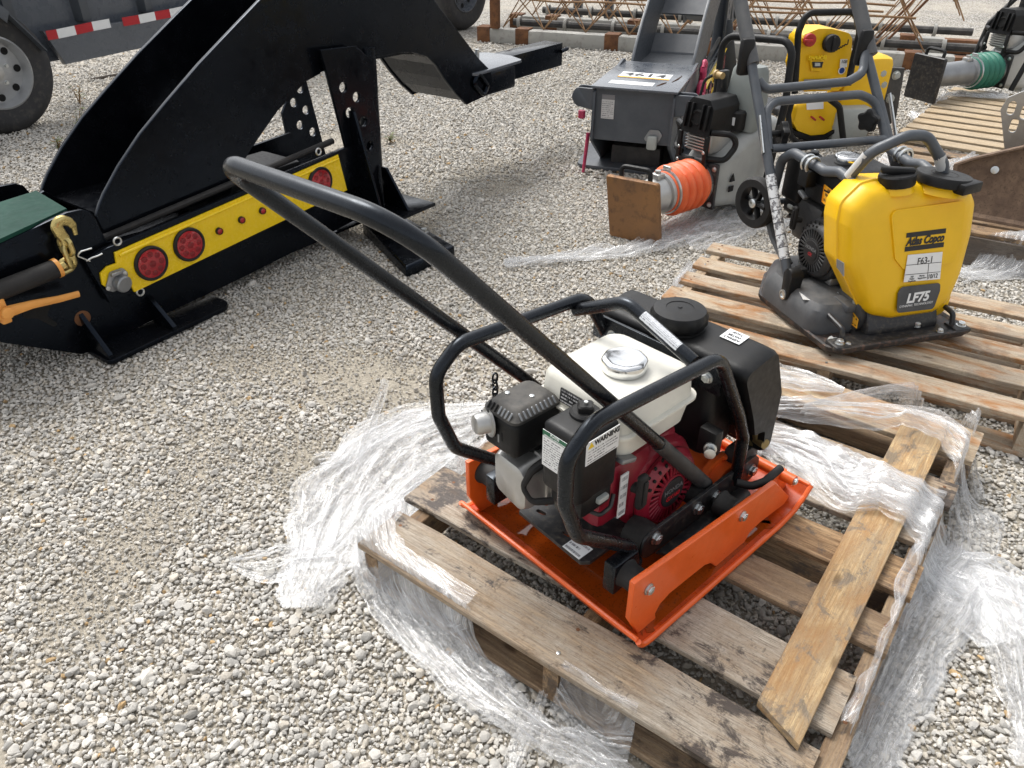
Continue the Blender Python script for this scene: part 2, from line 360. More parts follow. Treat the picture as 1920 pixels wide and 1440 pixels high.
d=t.n('VectorMath',{0:v},operation='LENGTH').outputs['Value']
c=t.mix(t.ramp(t.math('MULTIPLY',d,.1),.35,.75),dirt,far)
hh=t.math('ADD',t.math('MULTIPLY',vd,-.8),t.math('MULTIPLY',fine,.7))
t.pbsdf(Base_Color=c,Roughness=.92,Normal=t.bump(hh,.7,.012))
# ------------------------------------------------ stretch film
t=NT('film'); uv=t.co('UV')
s1=t.noise(t.mp(uv,(2.6,24,1)),1.5,5,.62,1.8); s2=t.noise(t.mp(uv,(9,64,1)),1.3,4,.65,1.3); s3=t.noise(t.mp(uv,(5,6,1)),1.5,4,.6,.8)
lw=t.n('LayerWeight',{'Blend':.30}).outputs['Facing']
f=t.math('ADD',t.math('MULTIPLY',t.ramp(s1,.42,.70),.46),t.math('MULTIPLY',t.ramp(s2,.50,.72),.18))
f=t.math('ADD',f,t.math('MULTIPLY',lw,.42)); f=t.math('MULTIPLY',f,t.math('ADD',t.math('MULTIPLY',t.ramp(s3,.34,.62),.80),.26))
f=t.math('MINIMUM',t.math('ADD',f,.10),.92)
bm_=t.bump(t.math('ADD',s1,t.math('MULTIPLY',s2,.35)),.30,.010)
tr=t.n('BsdfTransparent',{0:(.985,.985,.985,1)}).outputs[0]
df=t.n('BsdfDiffuse',{0:(.80,.81,.82,1),'Normal':bm_}).outputs[0]; tl=t.n('BsdfTranslucent',{0:(.93,.935,.94,1),'Normal':bm_}).outputs[0]
gl=t.n('BsdfGlossy',{0:(1,1,1,1),'Roughness':.18,'Normal':bm_}).outputs[0]
mx=t.n('MixShader',{0:.30,1:df,2:tl}).outputs[0]; mx=t.n('MixShader',{0:.28,1:mx,2:gl}).outputs[0]
o_=t.n('MixShader',{0:f,1:tr,2:mx}).outputs[0]; t.t.links.new(o_,t.out.inputs[0])
# ------------------------------------------------ water in the pan, leaves
t=NT('dirty_water'); v=t.co(); n=t.noise(v,16,4,.6); n2=t.noise(v,210,3,.7)
c=t.mix(n,(.36,.058,.004),(.19,.035,.005)); c=t.mix(t.math('MULTIPLY',t.ramp(n2,.56,.66),.75),c,(.04,.015,.006))
t.pbsdf(Base_Color=c,Roughness=.06,Normal=t.bump(n,.03,.002),IOR=1.33,Coat_Weight=.6,Coat_Roughness=.03)
paint('leaf',(.10,.13,.035),.6,var=.4); paint('stem_dry',(.22,.14,.06),.8,var=.3)
# ================================================================= ground
def grid_obj(name,x0,x1,y0,y1,nx,ny,zf,mat):
    xs=np.linspace(x0,x1,nx); ys=np.linspace(y0,y1,ny)
    V=[(x,y,zf(x,y)) for y in ys for x in xs]; Fc=[(j*nx+i,j*nx+i+1,(j+1)*nx+i+1,(j+1)*nx+i) for j in range(ny-1) for i in range(nx-1)]
    me=bpy.data.meshes.new(name); me.from_pydata(V,[],Fc); me.polygons.foreach_set('use_smooth',[True]*len(Fc))
    return mesh_obj(name,me,mat)
tag(grid_obj('ground',-150,150,-20,280,2,2,lambda x,y:-.002,'ground'),kind='structure')
# loose crushed stone, densest where the camera is close
def ico(sub):
    bm=bmesh.new(); bmesh.ops.create_icosphere(bm,subdivisions=sub,radius=1); bm.verts.ensure_lookup_table()
    V=np.array([v.co[:] for v in bm.verts]); Fc=np.array([[v.index for v in f.verts] for f in bm.faces]); bm.free(); return V,Fc
rng=np.random.default_rng(11)
def protos(sub,k):
    V,Fc=ico(sub); out=[]
    for _ in range(k):
        W=V.copy()
        for _c in range(rng.integers(6,11)):           # knock flat facets into the pebble
            d=rng.normal(size=3); d/=np.linalg.norm(d); h=rng.uniform(.42,.85); s=W@d; m=s>h; W[m]-=np.outer(s[m]-h,d)*.92
        W*=rng.uniform(.72,1.25,3)*np.array([1.1,.9,.72]); W*=rng.uniform(.94,1.06,(len(W),1)); out.append(W)
    return out,Fc
def fbm(x,y,s,seed):
    r=np.zeros_like(x); a=1.;g=np.random.default_rng(seed)
    for o in range(3):
        for _ in range(4):
            th=g.uniform(0,6.28); ph=g.uniform(0,6.28); k=s*(1.9**o)*g.uniform(.7,1.3); r+=a*np.sin(k*(x*np.cos(th)+y*np.sin(th))+ph+1.5*np.sin(k*.6*(y*np.cos(th)-x*np.sin(th))+ph*2))
        a*=.55
    return r/4
def octa():
    V=np.array([(1,0,0),(-1,0,0),(0,1,0),(0,-1,0),(0,0,1),(0,0,-1)],float); Fc=np.array([(0,2,4),(2,1,4),(1,3,4),(3,0,4),(2,0,5),(1,2,5),(3,1,5),(0,3,5)]); return V,Fc
def scatter(sp,dmin,dmax,rlo,rhi,sub,np_,seed,shrink=.6,prob=1.):
    """crushed stone packed on a jittered hexagonal grid of spacing sp"""
    g=np.random.default_rng(seed); xm=.72*dmax+.4
    xs=np.arange(-xm,xm,sp); ys=np.arange(.45,dmax,sp*.866); X,Y=np.meshgrid(xs,ys); X=X+(np.arange(len(ys))%2)[:,None]*sp/2
    x=X.ravel(); y=Y.ravel(); x=x+g.uniform(-.36,.36,len(x))*sp; y=y+g.uniform(-.36,.36,len(y))*sp; n=len(x)
    d=np.hypot(x,y)+g.normal(0,.12,n); keep=(np.abs(x)<.70*y+.38)&(d>=dmin)&(d<dmax)&(g.random(n)<prob)&(g.random(n)<np.clip((9.5-d)/4.0,0,1))
    x,y=x[keep],y[keep]; n=len(x)
    bald=np.clip((fbm(x,y,1.7,5)*.6+fbm(x,y,4.6,8)*.55-.30)*2.0,0,1)
    r=rlo*(rhi/rlo)**(g.random(n)**1.25)*(1-shrink*bald); ok=g.random(n)>bald*.35; x,y,r,bald=x[ok],y[ok],r[ok],bald[ok]; n=len(x)
    if sub==0:
        V0,Fc=octa(); P=[V0*g.uniform(.75,1.2,(6,1))*np.array([1.05,.95,.75])*g.uniform(.85,1.15,3)+g.normal(0,.12,(6,3)) for _ in range(np_)]
    else: P,Fc=protos(sub,np_)
    P=np.array(P); k=g.integers(0,len(P),n); S=P[k]*r[:,None,None]
    th=g.uniform(0,6.283,n); tx=g.normal(0,.45,n); c,s_=np.cos(th),np.sin(th); cx,sx=np.cos(tx),np.sin(tx)
    Yy=S[:,:,1]*cx[:,None]-S[:,:,2]*sx[:,None]; Z=S[:,:,1]*sx[:,None]+S[:,:,2]*cx[:,None]; Xx=S[:,:,0]
    V=np.empty_like(S); V[:,:,0]=Xx*c[:,None]-Yy*s_[:,None]+x[:,None]; V[:,:,1]=Xx*s_[:,None]+Yy*c[:,None]+y[:,None]; V[:,:,2]=Z+(r*g.uniform(.15,.75,n))[:,None]
    m=V.shape[1]; F_=(Fc[None]+(np.arange(n)*m)[:,None,None]).reshape(-1,3)
    t=g.random(n); base=np.where((t<.50)[:,None],np.array([.585,.560,.515]),np.where((t<.74)[:,None],np.array([.515,.498,.465]),np.where((t<.93)[:,None],np.array([.56,.515,.445]),np.array([.42,.405,.375]))))
    warm=g.random(n)<.008; base[warm]=np.array([.48,.33,.17]); base=base*g.uniform(.76,1.16,(n,1)); dark=g.random(n)<.015; base[dark]*=.6
    base*=(1-.22*bald)[:,None]*np.array([1,.985,.955])**(bald[:,None])
    return V.reshape(-1,3),F_,np.repeat(base,m,0)
VV=[];FF=[];CC=[];off=0
for a in [(.0128,0,2.2,.0054,.0092,1,80,2),(.030,0,2.2,.0092,.0142,2,40,1,.5,.6),(.0092,0,2.0,.0022,.0042,0,40,3,.2,.75),
          (.0136,2.2,4.3,.0058,.0096,0,60,5),(.036,2.2,4.3,.0095,.014,1,30,4,.5,.5),
          (.0215,4.3,9.0,.0095,.0155,0,50,7),(.25,0,4.5,.015,.022,2,20,9,.1,.5)]:
    v,f,c=scatter(*a); VV.append(v);FF.append(f+off);CC.append(c);off+=len(v)
V=np.concatenate(VV);Fc=np.concatenate(FF);Cc=np.concatenate(CC)
me=bpy.data.meshes.new('gravel'); me.vertices.add(len(V)); me.vertices.foreach_set('co',V.ravel()); me.loops.add(len(Fc)*3); me.loops.foreach_set('vertex_index',Fc.ravel().astype(np.int32))
me.polygons.add(len(Fc)); me.polygons.foreach_set('loop_start',np.arange(0,len(Fc)*3,3,dtype=np.int32)); me.polygons.foreach_set('use_smooth',np.zeros(len(Fc),bool))
at=me.attributes.new('tint','FLOAT_COLOR','POINT'); at.data.foreach_set('color',np.c_[Cc,np.ones(len(Cc))].ravel().astype(np.float32))
me.update(); me.validate(); 
mesh_obj('gravel',me,'stone',label='pale grey limestone gravel spread over the yard',cat='gravel',kind='stuff')
print('gravel tris',len(Fc))
# ================================================================= pallets
def board(parent,name,x0,x1,y0,y1,z0,z1,mat,along='x',warp=.002,skew=0.,nails=(),seed=0):
    """one plank with slightly uneven edges, long axis = its own X"""
    g=random.Random(seed*7+hash(name)%5); L=(x1-x0) if along=='x' else (y1-y0); W=(y1-y0) if along=='x' else (x1-x0); T=z1-z0
    n=9; bm=bmesh.new(); rings=[]
    for i in range(n):
        u=-L/2+L*i/(n-1); a=g.uniform(-warp,warp); b=g.uniform(-warp,warp); e=.0022
        dz=.4*warp*math.sin(i*1.3+seed)
        ex=g.uniform(-.002,.002) if i in (0,n-1) else 0
        pr=[(-W/2+a+e,-T/2),(W/2+b-e,-T/2),(W/2+b,-T/2+e),(W/2+b,T/2-e),(W/2+b-e,T/2),(-W/2+a+e,T/2),(-W/2+a,T/2-e),(-W/2+a,-T/2+e)]
        rings.append([bm.verts.new((u+ex,p[0],p[1]+dz)) for p in pr])
    for i in range(n-1):
        for j in range(8): bm.faces.new((rings[i][j],rings[i][(j+1)%8],rings[i+1][(j+1)%8],rings[i+1][j]))
    bm.faces.new(rings[0][::-1]); bm.faces.new(rings[-1]); bmesh.ops.recalc_face_normals(bm,faces=bm.faces)
    me=bpy.data.meshes.new(name); bm.to_mesh(me); bm.free(); me.polygons.foreach_set('use_smooth',[True]*len(me.polygons)); me.set_sharp_from_angle(angle=R(25))
    o=mesh_obj(name,me,mat,parent); o.location=((x0+x1)/2,(y0+y1)/2,(z0+z1)/2); o.rotation_euler=(0,0,(R(90) if along=='y' else 0)+skew)
    if nails:
        k=0
        for nx in nails:
            for ny in (-W*.27,W*.22):
                nb=MB(); nb.lathe([(.0042,0),(.0042,.0008),(.002,.0012)],(nx-(x0+x1)/2,ny+g.uniform(-.01,.01),T/2+.0002),(0,0,1),8); nb.done('nail',g.choice(['rust','zinc','rust']),o); k+=1
    return o
def pallet(name,label,fr,W,L,deck,mat,mats=None,stringers=(.02,.5,.98),sw=.038,sh=.089,dt=.017,group=None,bottom=True,nails=True,bmat='wood_brown',skews=None,ends=None):
    t=fthing(name,label,'pallet',fr,group); top=fr.o[2]; y0,y1=deck[0][0],deck[-1][1]; xs=[W*s-sw*(s) for s in stringers]
    for i,(a,b) in enumerate(deck):
        e=ends[i] if ends else (0,W); board(t,'deck_board',e[0],e[1],a,b,-dt,0,(mats[i] if mats else mat),'x',.003,(skews[i] if skews else random.uniform(-.006,.006)),[x+sw/2 for x in xs] if nails else (),seed=i+len(name))
    for i,x in enumerate(xs): board(t,'stringer',x,x+sw,y0+.005,y1-.005,-dt-sh-.0005,-dt-.0005,bmat,'y',.002,seed=30+i)
    if bottom:
        zb=-dt-sh-.001; n=5
        for i in range(n):
            c=y0+.05+(y1-y0-.1)*i/(n-1); board(t,'bottom_board',.0,W,c-.045,c+.045,zb-.016,zb,bmat,'x',.002,seed=50+i)
    return t
F_P1=Frame((-.309,1.323,.14),-36.8)
P1=pallet('wooden_pallet','weathered grey-brown pallet under the orange plate compactor, dark oil stains on its boards',F_P1,1.066,1.3,
  [(-.075,.063),(.105,.252),(.335,.435),(.515,.625),(.69,.785),(.865,.965),(1.095,1.245)],'wood_weathered',
  mats=['wood_weathered','wood_weathered','wood_brown','wood_brown','wood_weathered','wood_weathered','wood_pale'],
  ends=[(.0,1.01),(-.02,1.015),(.0,1.045),(0,1.05),(0,1.045),(0,1.055),(0,1.065)],group='wooden pallets in the yard')
F_P2=Frame((.615,2.625,.14),-30.6)
P2=pallet('wooden_pallet','pale pallet with rust-orange stains under the yellow plate compactor',F_P2,1.22,.8,
  [(-.33,-.232),(-.145,-.04),(.022,.115),(.178,.272),(.350,.445)],'wood_pale',group='wooden pallets in the yard',bmat='wood_pale',sh=.1)
# loose plank lying across the front pallet
_a=gz(1422,1310,.165);_b=gz(1500,1395,.165);_c=gz(1770,822,.165);_d=gz(1692,790,.165)
def loose():
    A,B,C_,D=[np.array(q) for q in (_a,_b,_c,_d)]
    ax=((C_+D)-(A+B))/2; L=np.linalg.norm(ax); ax/=L; ay=np.cross([0,0,1],ax); c=(A+B+C_+D)/4
    poly=[((p-c)@ax,(p-c)@ay) for p in (A,B,C_,D)]
    # clipped corner at the near end, as sawn
    m=MB(); m.prism(poly,(0,0,-.019),(1,0,0),(0,1,0),.019,b=.002); o=m.done('loose_plank','wood_loose',None,25)
    o.location=(c[0],c[1],.1605); o.rotation_euler=(0,0,math.atan2(ax[1],ax[0])); o.location.z=.1605
    for v in (): pass
    return o
PLANK=loose(); PLANK.location.z=.161
tag(PLANK,'loose honey-coloured plank lying across the boards of the front pallet','plank')
# ================================================================= the orange plate compactor
FM=Frame((.2902,1.3739,.14),-47.5)
def engine(T,ox,oy,oz,shroud,tankm,acm,detail,capmat='chrome',badge=((.72,.72,.72),'GX160')):
    """small single-cylinder engine: crank along X, recoil starter on +X, cylinder towards -Y. origin = crank centre"""
    def q(x,y,z): return np.array([ox+x,oy+y,oz+z])
    m=MB(); m.box(q(.015,.0,-.01),(.15,.17,.17),b=.02); m.box(q(.015,.0,-.085),(.17,.20,.03),b=.006)
    for k in range(7): m.box(q(-.02,-.105-.013*k,.035+.006*k),(.12,.006,.11),b=.001)
    m.box(q(-.02,-.14,.05),(.085,.10,.085),b=.008); m.done('engine_block','alu',T)
    # blower housing
    m=MB(); m.lathe([(.098,-.035),(.112,-.028),(.112,.012),(.104,.024),(.088,.030)],q(.085,.015,.0),(1,0,0),40)
    m.box(q(.075,-.10,.055),(.065,.16,.15),b=.022); m.box(q(.07,.045,.07),(.05,.06,.10),b=.015); m.done('blower_housing',shroud,T)
    # recoil cover: ring with radial slots, sloped louvres, badge
    rc=MB(); o=q(.112,.015,.0); N=30; r0,r1=.040,.074
    rc.lathe([(.092,.0),(.094,.010),(.086,.022),(.078,.027),(r1,.0275),(r1,.021)],o,(1,0,0),48,caps=False)
    rc.lathe([(r0+.004,.021),(r0+.003,.0285),(r0-.004,.0290),(.004,.0290)],o,(1,0,0),36,caps=False)
    for k in range(N):
        a=2*math.pi*k/N+.05; d=np.array([0,math.cos(a),math.sin(a)]); e=np.array([0,-math.sin(a),math.cos(a)])
        c=o+d*((r0+r1)/2)+np.array([.0245,0,0]); rc.box(c,(.005,.0062,r1-r0+.004),rot=np.array([[1,0,0],[0,e[1],d[1]],[0,e[2],d[2]]]).T.T,b=.001,seg=1)
    r=rc.done('recoil_cover',shroud,T)
    m=MB(); m.lathe([(.093,0),(.093,.004)],o+np.array([-.002,0,0]),(1,0,0),36); m.lathe([(r1,.0),(r1,.004)],o+np.array([.012,0,0]),(1,0,0),36); m.done('cooling_fan','dark_void',r)
    m=MB(); m.lathe([(.037,.0288),(.036,.0312),(.032,.0318)],o,(1,0,0),36); bd=m.done('badge','ink',r)
    if detail:
        ux,uy=(0,1,0),(0,0,1)
        text('HONDA',.0165,o+np.array([.0321,0,.009]),ux,uy,'steel_grey',bd,bold=.0003)
        text('GX160' if detail>1 else 'GX',.016,o+np.array([.0321,0,-.011]),ux,uy,'red_print',bd,bold=.0003,shear=.15)
    # louvres in the upper shoulder of the housing
    lv=MB()
    for row in range(2):
        for k in range(5):
            a=R(150-14*k); rr=.084+.0135*row; c=o+np.array([.0235-.008*row,rr*math.cos(a),rr*math.sin(a)])
            d=np.array([0,math.cos(a),math.sin(a)]); e=np.array([0,-math.sin(a),math.cos(a)]); lv.box(c,(.004,.0075,.011),rot=np.column_stack([[1,0,0],e,d]),b=.002)
    lv.done('louvre','dark_void',r)
    # starter grip
    m=MB(); m.box(q(.148,-.105,.075),(.016,.024,.085),b=.007,seg=3); m.box(q(.158,-.105,.075),(.004,.012,.06),b=.002); m.lathe([(.012,0),(.009,.02)],q(.125,-.1,.07),(1,0,0),12); m.done('starter_grip','rubber',T)
    # fuel tank with seam flange and cap
    def rr(x0,x1,y0,y1,rad,z):
        return [q(p[0],p[1],z) for p in fillet([(x0,y0),(x1,y0),(x1,y1),(x0,y1)],rad,5,True)]
    x0,x1,y0,y1=-.105,.125,-.155,.085
    m=MB(); m.loft([rr(x0+.03,x1-.03,y0+.03,y1-.03,.03,.140),rr(x0+.012,x1-.012,y0+.012,y1-.012,.03,.150),rr(x0+.004,x1-.004,y0+.004,y1-.004,.03,.205),rr(x0-.006,x1+.006,y0-.006,y1+.006,.034,.206),rr(x0-.006,x1+.006,y0-.006,y1+.006,.034,.211),rr(x0+.003,x1-.003,y0+.003,y1-.003,.03,.212),
      rr(x0+.006,x1-.006,y0+.006,y1-.006,.032,.258),rr(x0+.012,x1-.012,y0+.012,y1-.012,.034,.270),rr(x0+.024,x1-.024,y0+.024,y1-.024,.036,.2775),rr(x0+.05,x1-.05,y0+.05,y1-.05,.03,.279)])
    tk=m.done('fuel_tank',tankm,T,50)
    cc=q(.03,-.045,.276); m=MB(); m.lathe([(.040,0),(.040,.005)],cc,(0,0,1),32)
    def wob(f,z): return 1+(.022*math.cos(f*2*math.pi*8) if z>.010 else 0)
    m.lathe([(.043,.004),(.045,.008),(.045,.024),(.043,.028),(.039,.030),(.03,.029),(.02,.0275),(.006,.027)],cc,(0,0,1),64,wob=wob); m.done('fuel_cap',capmat,tk,40)
    # air cleaner
    m=MB(); m.box(q(.070,-.205,.18),(.10,.11,.156),b=.014,seg=3); m.box(q(.070,-.195,.085),(.085,.09,.06),b=.012); ac=m.done('air_cleaner',acm,T)
    m=MB(); kc=q(.062,-.188,.257); m.lathe([(.030,0),(.029,.006),(.024,.010)],kc,(0,0,1),24); m.lathe([(.016,.008),(.016,.020),(.013,.023)],kc,(0,0,1),24,wob=lambda f,z:1+.16*math.cos(f*2*math.pi*4)); m.done('wing_knob',acm,ac)
    m=MB(); m.lathe([(.0045,0),(.004,.006)],kc+np.array([0,0,.022]),(0,0,1),8); m.done('stud','zinc',ac)
    m=MB(); m.box(q(.05,-.16,.06),(.06,.06,.07),b=.01); m.lathe([(.02,0),(.02,.03)],q(.05,-.20,.05),(0,-1,0),16); m.done('carburettor','black_worn',T)
    m=MB(); m.box(q(.118,-.125,.150),(.02,.045,.012),b=.004,rot=Matrix.Rotation(R(-18),3,'X')); m.done('throttle_lever','steel_grey',T); m=MB(); m.tube([q(.10,-.20,.05),q(.118,-.19,.045),q(.122,-.165,.055),q(.115,-.15,.075)],.0045,fl=.012); m.done('choke_linkage','black_worn',T); m=MB(); m.box(q(.112,-.185,.085),(.02,.03,.014),b=.004); m.done('choke_lever','light_grey',T)
    # muffler with slotted guard
    mm=MB(); gx,gy,gz_=q(-.083,-.21,.202)
    mm.box((gx,gy,gz_-.03),(.096,.128,.085),b=.014,seg=3); mm.box((gx+.005,gy+.03,gz_-.085),(.06,.06,.06),b=.012)
    mg=mm.done('muffler_guard','black_plastic',T)
    m=MB(); ring=lambda dx,dy,z:[np.array([gx+p[0],gy+p[1],z]) for p in fillet([(-dx,-dy),(dx,-dy),(dx,dy),(-dx,dy)],.018,4,True)]
    m.loft([ring(.0490,.0650,gz_+.012),ring(.0490,.0650,gz_+.018),ring(.0355,.0510,gz_+.034),ring(.030,.045,gz_+.037)]); m.done('guard_lid','black_dusty',mg)
    if detail:
        for k in range(9):
            y=gy-.046+.0112*k
            for s,mt in ((1,'steel_grey'),): 
                m=MB(); m.box((gx+.0440*s,y,gz_+.0265),(.0035,.0048,.017),rot=Matrix.Rotation(R(-41*s),3,'Y'),b=.0016,seg=1); m.done('vent_slot',mt,mg)
        for k in range(7):
            x=gx-.030+.0100*k; m=MB(); m.box((x,gy-.0600,gz_+.0265),(.0048,.0035,.017),rot=Matrix.Rotation(R(-41),3,'X'),b=.0016,seg=1); m.done('vent_slot','steel_grey' if k>2 else 'dark_void',mg)
            if k<5: m=MB(); m.box((x,gy-.0640,gz_-.03-.008*(k%2)),(.0045,.002,.02),b=.0009,seg=1); m.done('vent_slot','steel_grey' if k%2 else 'dark_void',mg)
        for dx,dy in ((-.022,-.02),(.018,.008)):
            m=MB(); m.lathe([(.0055,0),(.005,.003),(.002,.004)],(gx+dx,gy+dy,gz_+.0365),(0,0,1),12); m.done('screw','zinc',mg)
    # exhaust outlet
    m=MB(); ec=np.array([gx-.028,gy-.062,gz_-.014]); m.lathe([(.031,0),(.031,.003),(.022,.004),(.021,.026),(.019,.031),(.013,.034)],ec,(-.35,-1,.04),28); ex=m.done('exhaust_outlet','alu',T)
    m=MB()
    for k in range(8): a=k*math.pi/4; m.lathe([(.0022,0),(.0022,.0012)],ec+np.array([.0265*math.cos(a)+.001,-.0036,.0265*math.sin(a)]),(-.1,-1,0),6)
    m.done('flange_hole','dark_void',ex)
    # valve cover, plug lead
    m=MB(); prof=lambda s,d:[q(-.068+p[0]*s,-.205-d*1.25,.052+p[1]*s) for p in fillet([(-.048,-.042),(.03,-.062),(.05,-.05),(.05,.035),(.03,.055),(-.04,.06),(-.05,.05)],.02,4,True)]
    m.loft([prof(1.12,-.01),prof(1.12,0.0),prof(1.02,.001),prof(.98,.03),prof(.90,.042),prof(.72,.047)]); vc=m.done('valve_cover','alu',T,40)
    for dx,dz in ((.038,-.052),(-.045,.058)):
        m=MB(); m.lathe([(.009,-.006),(.009,.004),(.006,.007)],q(-.068+dx,-.211,.052+dz),(0,-1,0),10); m.done('cover_bolt','zinc',vc)
    m=MB(); m.tube([q(-.005,-.20,.125),q(-.012,-.250,.112),q(-.020,-.268,.075),q(.0,-.262,.045),q(.035,-.215,.045)],[.010,.008,.0055,.0055,.008],fl=.02,seg=10); m.done('plug_lead','rubber',T)
    return q,ac,tk
def build_main():
    T=fthing('plate_compactor','orange-based plate compactor with black tubular frame, cream fuel tank and long black handle','plate compactor',FM)
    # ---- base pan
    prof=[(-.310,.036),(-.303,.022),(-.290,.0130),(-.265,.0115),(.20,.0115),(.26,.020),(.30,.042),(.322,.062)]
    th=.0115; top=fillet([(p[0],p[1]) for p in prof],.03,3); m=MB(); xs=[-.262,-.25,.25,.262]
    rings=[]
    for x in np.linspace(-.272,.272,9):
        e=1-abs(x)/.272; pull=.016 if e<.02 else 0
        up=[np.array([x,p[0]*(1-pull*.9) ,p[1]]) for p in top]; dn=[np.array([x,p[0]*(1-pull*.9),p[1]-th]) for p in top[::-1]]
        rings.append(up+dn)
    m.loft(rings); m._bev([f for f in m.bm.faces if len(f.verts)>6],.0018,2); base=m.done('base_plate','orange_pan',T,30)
    # raised painted lip along the four edges
    m=MB()
    m.tube([(x,-.309,.0350) for x in np.linspace(-.265,.265,4)],.0055,seg=8); m.tube([(x,.320,.061) for x in np.linspace(-.265,.265,4)],.0055,seg=8)
    for sx in (-1,1): m.tube([(sx*.2685,p[0],p[1]-.002) for p in top],.0062,seg=8)
    m.done('rim','orange',base)
    # ---- side plates
    def SP(x,y): l=FM.at(x,y,X=.245); return (l[1],l[2])
    pts=[SP(*p) for p in [(1173,1171),(1196,1188),(1230,1162),(1229,1150),(1238,1133),(1256,1113),(1288,1087),(1322,1060),(1334,1056),(1341,1062),(1343,1068),(1393,1031),(1395,1018),(1406,999),(1424,981),(1455,957),(1470,946),(1480,931),(1456,905),(1194,1092),(1181,1103),(1175,1121)]]
    pts=[(max(a,-.312+.0*b),max(b,.008)) for a,b in pts]
    for sx in (1,-1):
        o=plate('side_plate','orange',T,[pts],(sx*.2385,0,0),(0,1,0),(0,0,1),.013,.0022,2)
        for yy,zz in ((-.266,.130),(.053,.117)):
            m=MB(); m.bolt((sx*.2455,yy,zz),(sx,0,0),.0105,.009); m.done('bolt','zinc',o)
            m=MB(); m.lathe([(.030,0),(.031,.004),(.027,.012),(.027,.034),(.031,.042),(.03,.046)],(sx*.232,yy,zz),(-sx,0,0),24); m.done('rubber_mount','rubber',T)
        m=MB(); m.box2((sx*.160,-.300,.090),(sx*.190,-.230,.165),b=.004); m.done('mount_bracket','black_paint',T)
    # front (far) tube of the pan
    m=MB(); m.tube([(-.25,.262,.098),(.252,.262,.098)],.0135,seg=16); tb=m.done('front_bar','orange',T)
    m=MB(); m.bolt((.2525,.262,.098),(1,0,0),.008,.005); m.done('end_bolt','zinc',tb)
    for sx in (-1,1):
        m=MB(); m.prism([(.20,.01),(.30,.04),(.285,.10),(.25,.112),(.20,.06)],(sx*.214-.005,0,0),(0,1,0),(0,0,1),.010,b=.001); m.done('bar_bracket','orange',T)
    # exciter housing
    m=MB(); m.lathe([(.062,-.15),(.062,.15)],(0,.14,.082),(1,0,0),32); m.lathe([(.078,.11),(.078,.125)],(0,.14,.082),(1,0,0),32); m.lathe([(.078,-.125),(.078,-.11)],(0,.14,.082),(1,0,0),32); m.box((0,.14,.04),(.30,.16,.055),b=.008); ex=m.done('exciter_housing','orange',T)
    for k in range(6):
        a=k*math.pi/3+.3; m=MB(); m.bolt((.125,.14+.070*math.cos(a),.082+.070*math.sin(a)),(1,0,0),.006,.005); m.done('bolt','orange',ex)
    # ---- engine deck and angle rails
    deck=[(-.115,-.245),(-.085,-.295),(.105,-.305),(.118,-.29),(.118,.12),(-.115,.12)]
    holes=[slot((-.05,-.262),.024,.009,.2),circ((-.062,-.235),.006),slot((.035,-.268),.026,.010,.2),circ((.012,-.245),.0055)]
    dk=plate('engine_deck','black_worn',T,[deck]+holes,(0,0,.118),(1,0,0),(0,1,0),.010)
    sticker('barcode_label','sheet_strip',dk,[(.052,-.302,.1232),(.100,-.3035,.1232),(.100,-.262,.1232),(.052,-.262,.1232)])
    for sx in (1,-1):
        m=MB(); prf=fillet([(-.196,.090),(-.190,.160),(.205,.152),(.232,.140),(.232,.098),(.21,.085)],[.03,.03,.02,.02,.02,.02],4,True)
        m.prism(prf,(sx*.163 if sx>0 else sx*.171,0,0),(0,1,0),(0,0,1),.008,b=.001); rl=m.done('frame_rail','black_worn',T)
        m=MB(); m.prism(fillet([(0,-.145),(.036,-.12),(.036,.16),(0,.175)],[0,.015,.015,0],4,True),(sx*.171,0,.083),(sx,0,0),(0,1,0),.006 if sx>0 else -.006,b=.001); m.done('rail_flange','black_worn',rl)
        for yy,zz in ((-.153,.136),(-.009,.128),(.059,.121),(.202,.116)):
            m=MB(); m.bolt((sx*.1715,yy,zz),(sx,0,0),.0125,.011); m.done('bolt','zinc',rl)
        m=MB(); m.box2((sx*.115,.16,.095),(sx*.163,.24,.175),b=.010); m.done('rail_block','black_dusty',rl)
        m=MB(); m.lathe([(.036,0),(.036,.05)],(sx*.115,-.16,.125),(sx,0,0),24); m.done('rubber_mount','rubber',T)
        m=MB(); m.lathe([(.024,0),(.024,.06)],(sx*.105,.02,.128),(sx,0,0),20); m.done('handle_pivot','rubber',T)
    # ---- frame loops
    for sx in (1,-1):
        pr=[(-.215,.105),(-.235,.165),(-.395,.30),(-.43,.395),(-.432,.49),(-.375,.535),(-.02,.512),(.095,.325),(.135,.245),(.137,.13)]
        rad=[0,.03,.07,.05,.05,.06,.07,.06,.04,0]
        m=MB(); m.tube([(sx*.170,a,b) for a,b in pr],.0138,fl=rad,seg=16,n=7); fr=m.done('frame_tube','black_paint',T)
        m=MB(); m.lathe([(.020,0),(.020,.012)],(sx*.166,-.215,.10),(0,0,1),16); m.done('foot_collar','black_paint',fr)
    ar=[(-.163,-.06,.497),(-.03,-.06,.566),(.141,-.06,.505)]
    m=MB(); m.tube(ar,.0138,fl=[0,.05,0],seg=16,n=8); la=m.done('lifting_arch','black_paint',T)
    d=np.array(ar[2])-np.array(ar[1]); d/=np.linalg.norm(d); nrm=np.cross(d,(0,1,0)); nrm/=np.linalg.norm(nrm); sd_=np.cross(d,nrm)
    if nrm[2]<0: nrm=-nrm
    c0=np.array(ar[1])+d*.046; L=.098; k=np.array([0,-.62,.0])+nrm*.78; k/=np.linalg.norm(k); wv=np.cross(k,d); wv/=np.linalg.norm(wv)
    me=MB(); rows=[]
